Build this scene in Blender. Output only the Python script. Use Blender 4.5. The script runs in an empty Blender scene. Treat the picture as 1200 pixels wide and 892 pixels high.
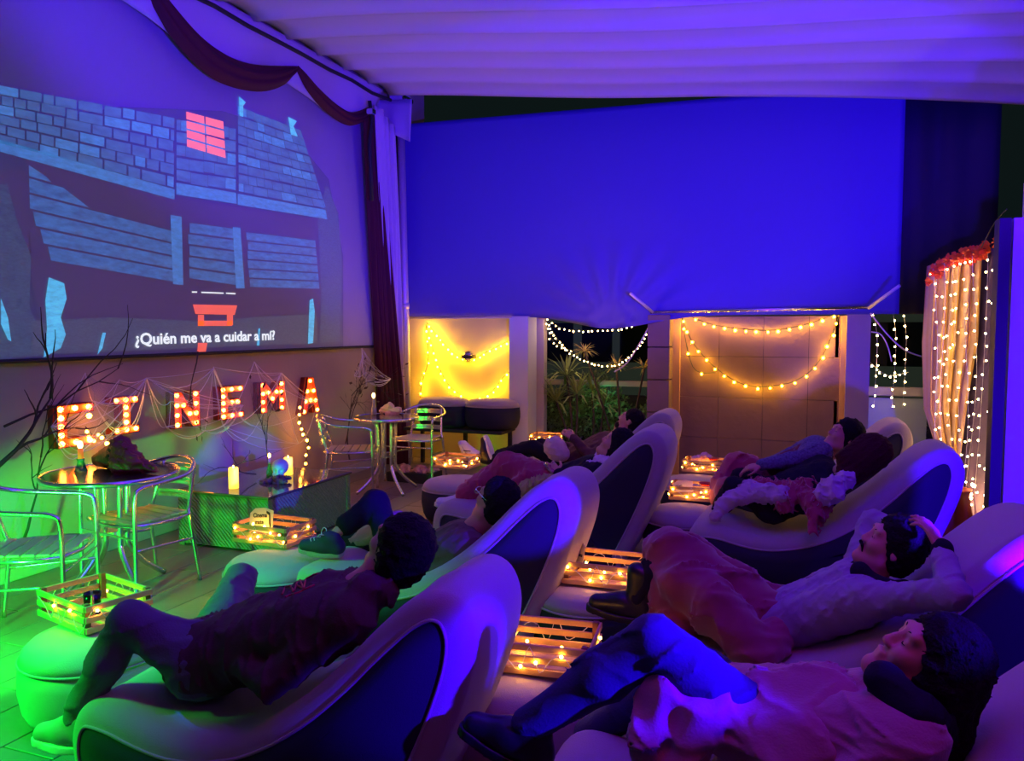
import bpy, math, random
import numpy as np
from mathutils import Vector, Matrix

# ------------------------------------------------------------------ camera
S = bpy.context.scene
C = S.collection
CAM_H = 1.6; YAW = math.radians(20.5); PIT = math.atan(61/935); FPX = 935.0
fh = np.array([-math.sin(YAW), math.cos(YAW), 0.]); R_ = np.array([math.cos(YAW), math.sin(YAW), 0.])
F_ = fh*math.cos(PIT) + np.array([0, 0, -math.sin(PIT)]); U_ = np.cross(R_, F_)
C_ = np.array([0, 0, CAM_H])
cd = bpy.data.cameras.new('camera'); cam = bpy.data.objects.new('camera', cd); C.objects.link(cam)
cd.sensor_width = 36; cd.lens = FPX/1200*36; cd.clip_start = .02; cd.clip_end = 300
m = Matrix(((R_[0], U_[0], -F_[0]), (R_[1], U_[1], -F_[1]), (R_[2], U_[2], -F_[2]))).to_4x4(); m.translation = Vector(C_)
cam.matrix_world = m
S.camera = cam
# ------------------------------------------------------------------ world
W = bpy.data.worlds.new('world'); S.world = W; W.use_nodes = True
W.node_tree.nodes['Background'].inputs[0].default_value = (.006, .012, .012, 1)
W.node_tree.nodes['Background'].inputs[1].default_value = .6
# ------------------------------------------------------------------ lights
def light(kind, name, loc, aim, col, power, **kw):
    d = bpy.data.lights.new(name, kind); d.color = col; d.energy = power
    for k, v in kw.items(): setattr(d, k, v)
    o = bpy.data.objects.new(name, d); C.objects.link(o); o.location = loc
    if aim is not None: o.rotation_euler = (Vector(aim)-Vector(loc)).to_track_quat('-Z', 'Y').to_euler()
    return o
# blue stage lamp by the right wall, unseen fill spots added for single patches, plus an uplight for the canopy
def aim(loc, az, el): a, e = math.radians(az), math.radians(el); return (loc[0]-math.sin(a)*math.cos(e), loc[1]+math.cos(a)*math.cos(e), loc[2]+math.sin(e))
BL = (1.07, 2.78, .80)
light('SPOT', 'blue_stage_lamp', BL, aim(BL, 22, 13), (.03, 0, 1), 820, spot_size=math.radians(66), spot_blend=.15, shadow_soft_size=.03)
light('SPOT', 'blue_dome_fill', (1.5, 1.75, 1.25), (-1.12, 3.42, .80), (.03, 0, 1), 2600, spot_size=math.radians(9.5), spot_blend=.35, shadow_soft_size=.03)
light('SPOT', 'blue_dome_fill', (1.5, 1.75, 1.25), (-.95, 2.40, .70), (.03, 0, 1), 380, spot_size=math.radians(17), spot_blend=.6, shadow_soft_size=.03)
light('SPOT', 'blue_knee_fill', (1.5, 1.5, 1.4), (-.40, 1.98, .74), (.03, 0, 1), 1500, spot_size=math.radians(11), spot_blend=.5, shadow_soft_size=.03)
light('SPOT', 'blue_side_fill', (1.6, 2.3, .75), (.92, 3.32, .45), (.03, 0, 1), 70, spot_size=math.radians(46), spot_blend=.3, shadow_soft_size=.03)
light('SPOT', 'blue_uplight', (.4, 1.2, 1.5), (-1.0, 4.8, 4.9), (.05, 0, 1), 2100, spot_size=math.radians(90), spot_blend=.25, shadow_soft_size=.05)
light('AREA', 'magenta_wash_lamp', (.3, 1.6, 3.7), (-.5, 3.0, .3), (1, .05, .30), 16, size=1.2)
light('AREA', 'violet_ceiling_lamp', (.6, .4, 2.4), (-1.2, 4.2, 4.2), (.6, .0, 1), 5, size=.5)
light('SPOT', 'green_floor_lamp', (-3.3, 1.3, .45), (-4.35, 3.9, -.25), (.01, 1, .03), 950, spot_size=math.radians(52), spot_blend=.5, shadow_soft_size=.06)
light('SPOT', 'green_low_lamp', (-3.7, 1.35, 1.35), (-3.05, 2.35, .0), (.0, 1, .03), 480, spot_size=math.radians(72), spot_blend=.7, shadow_soft_size=.1)
light('POINT', 'green_plant_lamp', (-2.3, 9.35, .75), None, (.05, 1, .35), 1.1, shadow_soft_size=.05)
light('POINT', 'warm_ambient_fill', (-2.2, 7.6, 1.66), None, (1, .42, .10), 12, shadow_soft_size=.12)  # unseen point light added for the amber glow of the bulbs
S.view_settings.view_transform = 'Standard'; S.view_settings.look = 'None'
S.view_settings.exposure = 0.0; S.view_settings.gamma = 1.0; S.view_settings.use_curve_mapping = False

# ------------------------------------------------------------------ helpers
rnd = random.Random(7)
def at(ax, px, py, v):
    r = F_*FPX + R_*(px-600) + U_*(446-py)
    t = (v-C_[ax])/r[ax]
    return C_ + r*t
def A(ax, px, py, v): return Vector(at(ax, px, py, v))
MATS = {}
def mat(name, col, rough=.7, metal=0., emit=None, es=0., bump=0., bscale=40., var=0., vscale=6., alpha=1., trans=0., sheen=0., spec=.5, weave=None, emis_noise=False):
    if name in MATS: return MATS[name]
    m = bpy.data.materials.new(name); m.use_nodes = True; nt = m.node_tree; b = nt.nodes['Principled BSDF']
    b.inputs['Base Color'].default_value = (*col, 1); b.inputs['Roughness'].default_value = rough
    b.inputs['Metallic'].default_value = metal; b.inputs['Alpha'].default_value = alpha
    b.inputs['Transmission Weight'].default_value = trans; b.inputs['Sheen Weight'].default_value = sheen
    b.inputs['Specular IOR Level'].default_value = spec
    if emit: b.inputs['Emission Color'].default_value = (*emit, 1); b.inputs['Emission Strength'].default_value = es
    tc = nt.nodes.new('ShaderNodeTexCoord')
    if var > 0:
        n = nt.nodes.new('ShaderNodeTexNoise'); n.inputs['Scale'].default_value = vscale; n.inputs['Detail'].default_value = 5
        nt.links.new(tc.outputs['Object'], n.inputs['Vector'])
        mx = nt.nodes.new('ShaderNodeMix'); mx.data_type = 'RGBA'
        mx.inputs[6].default_value = (*[max(0, c*(1-var)) for c in col], 1); mx.inputs[7].default_value = (*[min(1, c*(1+var)) for c in col], 1)
        nt.links.new(n.outputs['Fac'], mx.inputs[0]); nt.links.new(mx.outputs[2], b.inputs['Base Color'])
    if bump > 0:
        if weave == 'herring':
            n = nt.nodes.new('ShaderNodeTexWave'); n.wave_type = 'BANDS'; n.bands_direction = 'DIAGONAL'; n.inputs['Scale'].default_value = bscale
            n.inputs['Distortion'].default_value = 3
        elif weave == 'wood':
            n = nt.nodes.new('ShaderNodeTexWave'); n.bands_direction = 'X'; n.inputs['Scale'].default_value = bscale; n.inputs['Distortion'].default_value = 4
        else:
            n = nt.nodes.new('ShaderNodeTexNoise'); n.inputs['Scale'].default_value = bscale; n.inputs['Detail'].default_value = 4
        nt.links.new(tc.outputs['Object'], n.inputs['Vector'])
        bp = nt.nodes.new('ShaderNodeBump'); bp.inputs['Strength'].default_value = bump; bp.inputs['Distance'].default_value = .01
        nt.links.new(n.outputs['Fac'], bp.inputs['Height']); nt.links.new(bp.outputs['Normal'], b.inputs['Normal'])
    MATS[name] = m
    return m

def mesh(name, v, f, m=None, smooth=False):
    me = bpy.data.meshes.new(name)
    if isinstance(v, np.ndarray): v = v.tolist()
    if isinstance(f, np.ndarray): f = f.tolist()
    me.from_pydata(v, [], f); me.update()
    if smooth: me.polygons.foreach_set('use_smooth', [True]*len(me.polygons))
    if m: me.materials.append(m)
    return me
WM = {}
def link(name, me, parent=None, world=False, loc=None, rz=0):
    """link a mesh; world=True means the vertices are in world space"""
    o = bpy.data.objects.new(name, me); C.objects.link(o)
    M = Matrix.Identity(4)
    if loc is not None:
        o.location = loc; o.rotation_euler = (0, 0, rz); M = Matrix.Translation(Vector(loc)) @ Matrix.Rotation(rz, 4, 'Z')
    if parent is not None:
        o.parent = parent
        if world: me.transform(WM[parent.name].inverted())
        else: M = WM[parent.name] @ M
        if world: M = WM[parent.name]
    WM[o.name] = M
    return o
def tag(o, label=None, cat=None, group=None, kind=None):
    if label: o['label'] = label
    if cat: o['category'] = cat
    if group: o['group'] = group
    if kind: o['kind'] = kind
    return o
def thing(name, label, cat, loc=(0, 0, 0), rz=0, group=None, scale=1.):
    o = bpy.data.objects.new(name, None); C.objects.link(o); o.empty_display_size = .05
    o.location = loc; o.rotation_euler = (0, 0, rz); o.scale = (scale,)*3
    WM[o.name] = Matrix.Translation(Vector(loc)) @ Matrix.Rotation(rz, 4, 'Z') @ Matrix.Scale(scale, 4)
    return tag(o, label, cat, group)

class MB:
    def __init__(s): s.v = []; s.f = []
    def add(s, v, f):
        n = len(s.v); s.v += [tuple(map(float, p)) for p in v]; s.f += [tuple(i+n for i in q) for q in f]; return s
    def box(s, c, d, rot=None, bev=0.):
        c = Vector(c); x, y, z = [k/2 for k in d]
        M = rot if rot is not None else Matrix.Identity(3)
        if bev <= 0:
            vs = [c+M@Vector((a*x, b*y, e*z)) for e in (-1, 1) for b in (-1, 1) for a in (-1, 1)]
            return s.add(vs, [(0, 2, 3, 1), (4, 5, 7, 6), (0, 1, 5, 4), (2, 6, 7, 3), (0, 4, 6, 2), (1, 3, 7, 5)])
        b_ = min(bev, x, y, z)*.99
        rings = []
        for (ix, iy, zz) in ((x-b_, y-b_, -z), (x, y, -z+b_), (x, y, z-b_), (x-b_, y-b_, z)):
            rings.append([c+M@Vector((a*ix, b*iy, zz)) for a, b in ((-1, -1), (1, -1), (1, 1), (-1, 1))])
        vs = [p for r in rings for p in r]; fs = [(3, 2, 1, 0), (12, 13, 14, 15)]
        for k in range(3):
            for i in range(4): fs.append((4*k+i, 4*k+(i+1) % 4, 4*k+4+(i+1) % 4, 4*k+4+i))
        return s.add(vs, fs)
    def tube(s, pts, r, n=8, cap=True, close=False):
        P = [Vector(p) for p in pts]; k = len(P)
        rr = r if isinstance(r, (list, tuple)) else [r]*k
        up = None; vs = []
        for i in range(k):
            a = P[i-1] if (i > 0 or close) else P[i]; b = P[(i+1) % k] if (i < k-1 or close) else P[i]
            t = (b-a)
            if t.length < 1e-9: t = Vector((0, 0, 1))
            t.normalize()
            if up is None: up = Vector((0, 0, 1)) if abs(t.z) < .9 else Vector((1, 0, 0))
            x = up.cross(t)
            if x.length < 1e-6: x = Vector((0, 1, 0)).cross(t)
            x.normalize(); y = t.cross(x); up = y
            for j in range(n):
                an = 2*math.pi*j/n; vs.append(P[i]+rr[i]*(math.cos(an)*x+math.sin(an)*y))
        fs = []
        for i in range(k if close else k-1):
            for j in range(n):
                i2 = (i+1) % k
                fs.append((i*n+j, i*n+(j+1) % n, i2*n+(j+1) % n, i2*n+j))
        if cap and not close: fs += [tuple(range(n))[::-1], tuple((k-1)*n+j for j in range(n))]
        return s.add(vs, fs)
    def lathe(s, prof, n=24, c=(0, 0, 0)):
        vs = [(c[0]+r*math.cos(2*math.pi*j/n), c[1]+r*math.sin(2*math.pi*j/n), c[2]+z) for r, z in prof for j in range(n)]
        fs = [(i*n+j, i*n+(j+1) % n, (i+1)*n+(j+1) % n, (i+1)*n+j) for i in range(len(prof)-1) for j in range(n)]
        if prof[0][0] > 1e-4: fs.append(tuple(range(n))[::-1])
        if prof[-1][0] > 1e-4: fs.append(tuple((len(prof)-1)*n+j for j in range(n)))
        return s.add(vs, fs)
    def ball(s, c, r, n=6, k=4, sc=(1, 1, 1)):
        vs = []; fs = []
        vs.append((c[0], c[1], c[2]-r*sc[2]))
        for i in range(1, k):
            th = math.pi*i/k
            for j in range(n):
                a = 2*math.pi*j/n; vs.append((c[0]+r*sc[0]*math.sin(th)*math.cos(a), c[1]+r*sc[1]*math.sin(th)*math.sin(a), c[2]-r*sc[2]*math.cos(th)))
        vs.append((c[0], c[1], c[2]+r*sc[2])); e = len(vs)-1
        for j in range(n):
            fs.append((0, 1+(j+1) % n, 1+j)); fs.append((e, 1+(k-2)*n+j, 1+(k-2)*n+(j+1) % n))
        for i in range(k-2):
            for j in range(n): fs.append((1+i*n+j, 1+i*n+(j+1) % n, 1+(i+1)*n+(j+1) % n, 1+(i+1)*n+j))
        return s.add(vs, fs)
    def prism(s, pts, d):  # pts: list of Vector in a plane, d: extrusion Vector
        n = len(pts); d = Vector(d); P = [Vector(p) for p in pts]
        return s.add(P+[p+d for p in P], [tuple(range(n))[::-1], tuple(range(n, 2*n))]+[(i, (i+1) % n, n+(i+1) % n, n+i) for i in range(n)])
    def mesh(s, name, m, smooth=False): return mesh(name, s.v, s.f, m, smooth)
    def build(s, name, m, parent=None, smooth=False, **k):
        return link(name, s.mesh(name, m, smooth), parent, **k)
def rotm(e): 
    from mathutils import Euler
    return Euler(e).to_matrix()
def smooth_path(pts, n=6, close=False):
    P = [Vector(p) for p in pts]; out = []; k = len(P)
    for i in range(k if close else k-1):
        if close: p0, p1, p2, p3 = P[(i-1) % k], P[i], P[(i+1) % k], P[(i+2) % k]
        else: p0, p1, p2, p3 = P[max(i-1, 0)], P[i], P[i+1], P[min(i+2, k-1)]
        for j in range(n):
            t = j/n
            out.append(.5*((2*p1)+(p2-p0)*t+(2*p0-5*p1+4*p2-p3)*t*t+(3*p1-p0-3*p2+p3)*t**3))
    if not close: out.append(P[-1])
    return out
def copy_tree(o, parent=None):
    c = o.copy(); C.objects.link(c)
    if parent is not None: c.parent = parent
    for ch in [x for x in kids.get(o.name, [])]:
        kids.setdefault(c.name, []).append(copy_tree(ch, c))
    return c
kids = {}
def index_kids(root):
    for o in list(bpy.data.objects):
        if o.parent is not None and o not in kids.setdefault(o.parent.name, []): kids[o.parent.name].append(o)

# ---- signed distance surfaces (bodies, clothes, blankets): tapered limbs and ellipsoids blended, then surface nets
def cap(a, b, ra, rb=None, k=.03, neg=False):
    a = np.array(a, float); b = np.array(b, float); rb = ra if rb is None else rb
    ab = b-a; L = max(ab@ab, 1e-9)
    def fn(x, y, z):
        px, py, pz = x-a[0], y-a[1], z-a[2]
        t = np.clip((px*ab[0]+py*ab[1]+pz*ab[2])/L, 0, 1)
        return np.sqrt((px-t*ab[0])**2+(py-t*ab[1])**2+(pz-t*ab[2])**2)-(ra+(rb-ra)*t)
    r = max(ra, rb); return (fn, np.minimum(a, b)-r, np.maximum(a, b)+r, k, neg)
def ell(c, axes, rad, k=.03, neg=False):
    c = np.array(c, float); M = np.array(axes, float); rad = np.array(rad, float)
    def fn(x, y, z):
        px, py, pz = x-c[0], y-c[1], z-c[2]
        q = [(px*M[i][0]+py*M[i][1]+pz*M[i][2]) for i in range(3)]
        k0 = np.sqrt(sum((q[i]/rad[i])**2 for i in range(3))); k1 = np.sqrt(sum((q[i]/rad[i]**2)**2 for i in range(3)))+1e-9
        return k0*(k0-1)/k1
    r = rad.max(); return (fn, c-r, c+r, k, neg)
def half(c, n, lo, hi, k=.01):   # removes the side the normal points to
    c = np.array(c, float); n = np.array(n, float); n = n/np.linalg.norm(n)
    return (lambda x, y, z: -((x-c[0])*n[0]+(y-c[1])*n[1]+(z-c[2])*n[2]), np.array(lo), np.array(hi), k, 'cut')
def wrinkle(amp, freq, seed=1, stretch=(1, 1, 1)):
    r = np.random.RandomState(seed); ks = []
    for i in range(7):
        d = r.normal(size=3); d /= np.linalg.norm(d); ks.append((d*np.array(stretch)*freq*(.6+.9*r.rand()), r.rand()*6.28))
    def fn(x, y, z):
        w = 0; tot = 0
        for i, (kk, ph) in enumerate(ks[:5]):
            s = np.sin(kk[0]*x+kk[1]*y+kk[2]*z+ph + 1.8*w)
            w = (1-np.abs(s))**1.7
            tot = tot - w*(.9 if i < 3 else .5)
        return (tot+.9)*amp
    return fn
def surf(prims, vox, wr=None, lim=None):
    lo = np.min([p[1] for p in prims if not p[4]], axis=0)-.03; hi = np.max([p[2] for p in prims if not p[4]], axis=0)+.03
    if lim: lo = np.maximum(lo, lim[0]); hi = np.minimum(hi, lim[1])
    n = np.ceil((hi-lo)/vox).astype(int)+1
    ax = [lo[i]+np.arange(n[i])*vox for i in range(3)]
    D = np.full(n, .08, np.float32)
    for fn, a, b, k, neg in prims:
        pad = .04+k
        i0 = [max(0, int(np.searchsorted(ax[i], a[i]-pad))) for i in range(3)]; i1 = [min(n[i], int(np.searchsorted(ax[i], b[i]+pad))+1) for i in range(3)]
        if any(i1[i] <= i0[i] for i in range(3)): continue
        x = ax[0][i0[0]:i1[0], None, None]; y = ax[1][None, i0[1]:i1[1], None]; z = ax[2][None, None, i0[2]:i1[2]]
        sl = (slice(i0[0], i1[0]), slice(i0[1], i1[1]), slice(i0[2], i1[2]))
        d = fn(x, y, z); o = D[sl]
        if neg: 
            d = -d; h = np.clip(.5-.5*(d-o)/k, 0, 1); D[sl] = d*(1-h)+o*h+k*h*(1-h)
            # smooth maximum
        else:
            h = np.clip(.5+.5*(o-d)/k, 0, 1); D[sl] = o*(1-h)+d*h-k*h*(1-h)
    if wr is not None:
        D = D + wr(ax[0][:, None, None], ax[1][None, :, None], ax[2][None, None, :])
    D[0] = D[-1] = .05; D[:, 0] = D[:, -1] = .05; D[:, :, 0] = D[:, :, -1] = .05
    s = D < 0
    c = [s[i:n[0]-1+i, j:n[1]-1+j, l:n[2]-1+l] for i in (0, 1) for j in (0, 1) for l in (0, 1)]
    al = np.logical_and.reduce(c); an = np.logical_or.reduce(c); act = an & ~al
    I = np.argwhere(act); idx = -np.ones(act.shape, int); idx[act] = np.arange(len(I))
    acc = np.zeros((len(I), 3)); cnt = np.zeros(len(I))
    cor = [(i, j, l) for i in (0, 1) for j in (0, 1) for l in (0, 1)]
    for a in cor:
        for e in range(3):
            if a[e]: continue
            b = list(a); b[e] = 1
            da = D[I[:, 0]+a[0], I[:, 1]+a[1], I[:, 2]+a[2]]; db = D[I[:, 0]+b[0], I[:, 1]+b[1], I[:, 2]+b[2]]
            mk = (da < 0) != (db < 0); t = np.where(mk, da/(da-db+1e-12), 0)
            p = np.tile(np.array(a, float), (len(I), 1)); p[:, e] += t
            acc[mk] += p[mk]; cnt[mk] += 1
    V = lo+(I+acc/cnt[:, None])*vox
    Q = []
    for e in range(3):
        u, w = (e+1) % 3, (e+2) % 3
        sl0 = [slice(1, -1)]*3; sl1 = [slice(1, -1)]*3
        sl0[e] = slice(0, -1); sl1[e] = slice(1, None)
        s0 = s[tuple(sl0)]; s1 = s[tuple(sl1)]
        E_ = np.argwhere(s0 != s1); flip = s0[s0 != s1]
        off = np.array([1, 1, 1]); off[e] = 0
        E_ = E_+off
        def g(du, dw):
            q = E_.copy(); q[:, u] += du; q[:, w] += dw; return idx[q[:, 0], q[:, 1], q[:, 2]]
        q = np.stack([g(-1, -1), g(0, -1), g(0, 0), g(-1, 0)], 1)
        q[~flip] = q[~flip][:, ::-1]
        Q.append(q)
    return V, np.concatenate(Q)
def surf_obj(name, prims, vox, m, parent=None, wr=None, world=True):
    v, f = surf(prims, vox, wr)
    return link(name, mesh(name, v, f, m, True), parent, world=world)

def nrm(v): v = np.array(v, float); return v/np.linalg.norm(v)

# ------------------------------------------------------------------ materials
M_plaster = mat('warm_plaster', (.40, .33, .27), .85, bump=.15, bscale=30, var=.12, vscale=2.5)
M_screen = mat('projection_cloth', (.42, .42, .46), .8)
M_plank = mat('wood_look_tile', (.20, .16, .13), .35, bump=.12, bscale=14, var=.25, vscale=4)
M_joint = mat('dark_joint', (.03, .028, .025), .9)
M_canopy = mat('pleated_canopy_cloth', (.62, .56, .60), .75, bump=.05, bscale=60)
M_tarp = mat('tarp_blue_light_tint', (.10, .08, .42), .6, bump=.06, bscale=8)  # blue lamp light is put into the cloth colour
M_tarpdark = mat('tarp_shade_tint', (.02, .02, .05), .75)  # dark tone stands for shade on the right part of the tarp
M_plush = mat('grey_plush', (.40, .34, .33), .95, bump=.25, bscale=260, sheen=.3)
M_navy = mat('dark_velour', (.013, .012, .03), .8, bump=.2, bscale=260)
M_wood = mat('pine_slat', (.62, .36, .14), .6, bump=.15, bscale=50, var=.2, vscale=20)
M_wooddark = mat('brown_slat', (.25, .09, .04), .6, var=.2, vscale=20)
M_alu = mat('brushed_aluminium', (.82, .82, .80), .22, metal=1.)
M_cream = mat('cream_paint', (.5, .45, .4), .6)
M_black = mat('black_matte', (.012, .012, .014), .6)
M_cable = mat('dark_cable', (.02, .03, .02), .5)
M_wcable = mat('white_cable', (.7, .68, .72), .4)
M_maroon = mat('maroon_drape', (.085, .004, .012), .8, bump=.1, bscale=90)
M_lilac = mat('pale_drape', (.55, .48, .58), .8)
M_gold = mat('gold_sheer', (.60, .34, .05), .5, sheen=.4, bump=.1, bscale=40)
M_skin = mat('skin', (.62, .30, .19), .5)
M_hair = mat('black_hair', (.010, .007, .008), .75, bump=.8, bscale=110, spec=.15)
M_hairred = mat('reddish_brown_hair', (.06, .010, .010), .75, bump=.8, bscale=110, spec=.15)
M_glass = mat('clear_glass', (.9, .95, .95), .05, trans=1.)
def bulbmat(name, es): return mat(name, (1, .7, .3), .3, emit=(1, .50, .10), es=es)
M_bulb = mat('warm_bulb', (1, .7, .3), .3, emit=(1, .50, .008), es=120); M_fairy = mat('fairy_bulb', (1, .7, .3), .3, emit=(1, .46, .04), es=85); M_letterbulb = mat('marquee_bulb', (1, .6, .3), .3, emit=(1, .36, .03), es=40)
M_cold = mat('curtain_bulb', (1, .9, .7), .3, emit=(1, .62, .22), es=60)

BULB = {}
def bulb_mesh(r, m, long=1.):
    key = (r, m.name, long)
    if key not in BULB: BULB[key] = MB().ball((0, 0, 0), r, 6, 4, (1, 1, long)).mesh('bulb', m, True)
    return BULB[key]
def put_bulb(root, p, r, m, name='bulb'):
    o = bpy.data.objects.new(name, bulb_mesh(r, m)); C.objects.link(o); o.parent = root
    o.location = WM[root.name].inverted() @ Vector(p); return o
def catenary(a, b, sag, n=18):
    a = Vector(a); b = Vector(b)
    return [a.lerp(b, t/n)-Vector((0, 0, sag*4*(t/n)*(1-t/n))) for t in range(n+1)]
def along(path, n, phase=.5):
    L = [0]
    for i in range(1, len(path)): L.append(L[-1]+(path[i]-path[i-1]).length)
    out = []
    for k in range(n):
        d = L[-1]*(k+phase)/n
        for i in range(1, len(path)):
            if L[i] >= d:
                out.append(path[i-1].lerp(path[i], (d-L[i-1])/max(1e-9, L[i]-L[i-1]))); break
    return out
def string_light(label, paths, m=M_bulb, r=.014, cr=.004, cable=M_cable, group=None, jit=.012):
    root = thing('string_light', label, 'string light', paths[0][0][0], 0, group)
    mb = MB()
    for path, n in paths: mb.tube(path, cr, 5)
    mb.build('cable', cable, root, world=True, smooth=True)
    for path, n in paths:
        for p in along(path, n): put_bulb(root, p+Vector((rnd.uniform(-jit, jit), rnd.uniform(-jit, jit)-.01, -r-rnd.uniform(0, jit))), r*rnd.uniform(.85, 1.15), m)
    return root

# ================================================================== STRUCTURE
WX = -4.72; BY = 8.8
fl = tag(MB().box((-.6, 5.2, -.04), (9.4, 14, .05)).build('floor', M_joint), kind='structure')
PW = .262
k = 0
for ix in range(27):
    x0 = WX+.02+ix*PW
    off = (ix*.47) % 1.3
    y = -1.2+off-1.3
    while y < 9.6:
        ya, yb = max(y, -.6), min(y+1.3, 9.6)
        if yb-ya > .1 and k < 292:
            MB().box((x0+PW/2, (ya+yb)/2, -.008), (PW-.006, yb-ya-.006, .016), bev=.002).build('floor_plank', M_plank, fl, world=True); k += 1
        y += 1.3
tag(MB().box((WX-.06, 4.2, 2.2), (.12, 10.4, 4.8)).build('wall_left', M_plaster), kind='structure')
tag(MB().box((WX+.012, 4.2, .05), (.024, 9.1, .10), bev=.004).build('baseboard_left', M_cream), kind='structure')

def quadX(px0, px1, z0, z1, y=BY, th=.06):   # wall piece across the back between two pixel columns
    a = at(1, px0, 400, y); b = at(1, px1, 400, y)
    return ((a[0]+b[0])/2, y+th/2, (z0+z1)/2), (abs(b[0]-a[0]), th, z1-z0)
# back wall: yellow lit panel, columns, tiled panel
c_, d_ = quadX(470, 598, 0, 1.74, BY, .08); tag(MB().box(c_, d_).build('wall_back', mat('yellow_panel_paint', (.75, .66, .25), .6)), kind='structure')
col1 = tag(MB().box((at(1, 608, 400, 8.55)[0], 8.69, .87), (at(1, 619, 400, 8.55)[0]-at(1, 597, 400, 8.55)[0], .3, 1.74), bev=.01).build('trim_1', mat('pale_column_paint', (.55, .58, .66), .6)), kind='structure')
# reveal wall right of the first column, receding behind it
xr = at(1, 619, 400, 8.9)[0]
tag(MB().box(((at(1, 618, 400, 8.7)[0]+at(1, 638, 400, 9.2)[0])/2+.0, 8.98, .87), (at(1, 638, 400, 9.0)[0]-at(1, 618, 400, 9.0)[0], .12, 1.74)).build('trim_2', M_cream), kind='structure')
M_brick = mat('mauve_pillar_stone', (.24, .16, .17), .8, bump=.2, bscale=20, var=.15)
pr = tag(MB().box(*quadX(763, 787, 0, 1.74, 8.7, .3)).build('trim_3', M_joint), kind='structure')
xa, xb = at(1, 763, 400, 8.7)[0], at(1, 787, 400, 8.7)[0]
for i in range(5):
    MB().box(((xa+xb)/2, 8.69, .175+i*.35), (xb-xa+.01, .32, .34), bev=.006).build('stone_block', M_brick, pr, world=True)
M_frame = mat('yellow_timber_frame', (.8, .5, .10), .6)
tag(MB().box(*quadX(787, 797, 0, 1.73, 8.76, .12)).build('trim_4', M_frame), kind='structure')
tag(MB().box(*quadX(985, 992, 0, 1.73, 8.76, .12)).build('trim_5', M_frame), kind='structure')
tag(MB().box(*quadX(979, 983, 0, 1.73, 8.80, .08)).build('trim_6', M_frame), kind='structure')
tag(MB().box(*quadX(992, 1020, 0, 1.74, 8.7, .3)).build('trim_7', mat('plain_pillar_paint', (.45, .38, .42), .8, bump=.1, bscale=20)), kind='structure')
M_slab = mat('brown_stone_slab', (.24, .14, .09), .55, bump=.5, bscale=22, var=.15, vscale=5)
pc = tag(MB().box(*quadX(797, 985, 0, 1.73, 8.84, .06)).build('wall_back_right', M_joint), kind='structure')
xs = [at(1, p, 400, 8.82)[0] for p in (797, 843, 895, 948, 985)]; zs = [0, .42, .86, 1.3, 1.73]
for i in range(4):
    for j in range(4):
        MB().box(((xs[i]+xs[i+1])/2, 8.825, (zs[j]+zs[j+1])/2), (xs[i+1]-xs[i]-.004, .05+.003*((i+j) % 2), zs[j+1]-zs[j]-.004), bev=.002).build('stone_slab', M_slab, pc, world=True)

# large tarp wall above the openings (gentle gathers at the bottom)
def sheet(name, P, nu, nv, m, parent=None, th=0, disp=None, smooth=True):
    vs = []; 
    for i in range(nu+1):
        for j in range(nv+1):
            p = Vector(P(i/nu, j/nv)); vs.append(p)
    fs = [(i*(nv+1)+j, (i+1)*(nv+1)+j, (i+1)*(nv+1)+j+1, i*(nv+1)+j+1) for i in range(nu) for j in range(nv)]
    me = mesh(name, vs, fs, m, smooth)
    o = link(name, me, parent, world=parent is not None)
    if th:
        md = o.modifiers.new('thick', 'SOLIDIFY'); md.thickness = th
    return o
kx, kz = at(1, 715, 385, 8.5)[0], 1.66
def tarpP(u, v):
    x0, x1 = -4.62, .80
    x = x0+(x1-x0)*u
    zt = 4.03-.08*u; zb = 1.74
    z = zb+(zt-zb)*v; y = 8.62
    # gathers fanning out from the low knot between the columns
    dx = (x-kx); g = math.exp(-(dx/.75)**2)*max(0, 1-v*2.6)
    z -= .14*math.exp(-(dx/.6)**2)*max(0, 1-v*4)
    an = math.atan2(z-kz+.05, dx)
    y -= g*(.12+.06*math.sin(an*18)*min(1, 4*math.hypot(dx, z-kz)))
    return (x, y, z)
tag(sheet('light_tinted_tarp', tarpP, 110, 40, M_tarp, th=.004), 'large tarp tinted with blue light, hung as a wall above the lit openings', 'tarp')
tag(sheet('shade_toned_tarp', lambda u, v: (.78+.85*u, 8.75+.01*math.sin(u*20), 1.74+2.2*v-.9*u*(1-v)*0), 14, 4, M_tarpdark, th=.004), 'right part of the tarp, shade put into its dark colour', 'tarp')
# rails that carry the tarp's lower edge
a, b = A(1, 601, 368, 8.55), A(1, 1020, 361, 8.55)
tag(MB().tube([A(1, 480, 373, 8.55), A(1, 600, 372, 8.55)], .012, 8).build('hem_rail', M_cream, smooth=True), 'pale rail along the tarp hem over the yellow lit panel', 'rail')
tag(MB().tube([A(1, 762, 366, 8.5), A(1, 1020, 360, 8.5)], .016, 8).build('hem_rail', M_alu, smooth=True), 'metal rail along the tarp hem over the brown stone panel', 'rail')
tag(MB().tube([A(1, 765, 366, 8.5), A(1, 739, 344, 8.1)], .016, 8).build('awning_strut', M_wcable, smooth=True), 'short white strut slanting up over the mauve pillar', 'strut')
tag(MB().tube([A(1, 1018, 361, 8.5), A(1, 1054, 335, 8.1)], .016, 8).build('awning_strut', M_wcable, smooth=True), 'short strut slanting up right of the stone panel', 'strut')
tag(MB().box((at(1, 700, 369, 8.9)[0], 8.9, 1.74), (1.4, .05, .05)).build('trim_8', M_frame), kind='structure')

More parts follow.
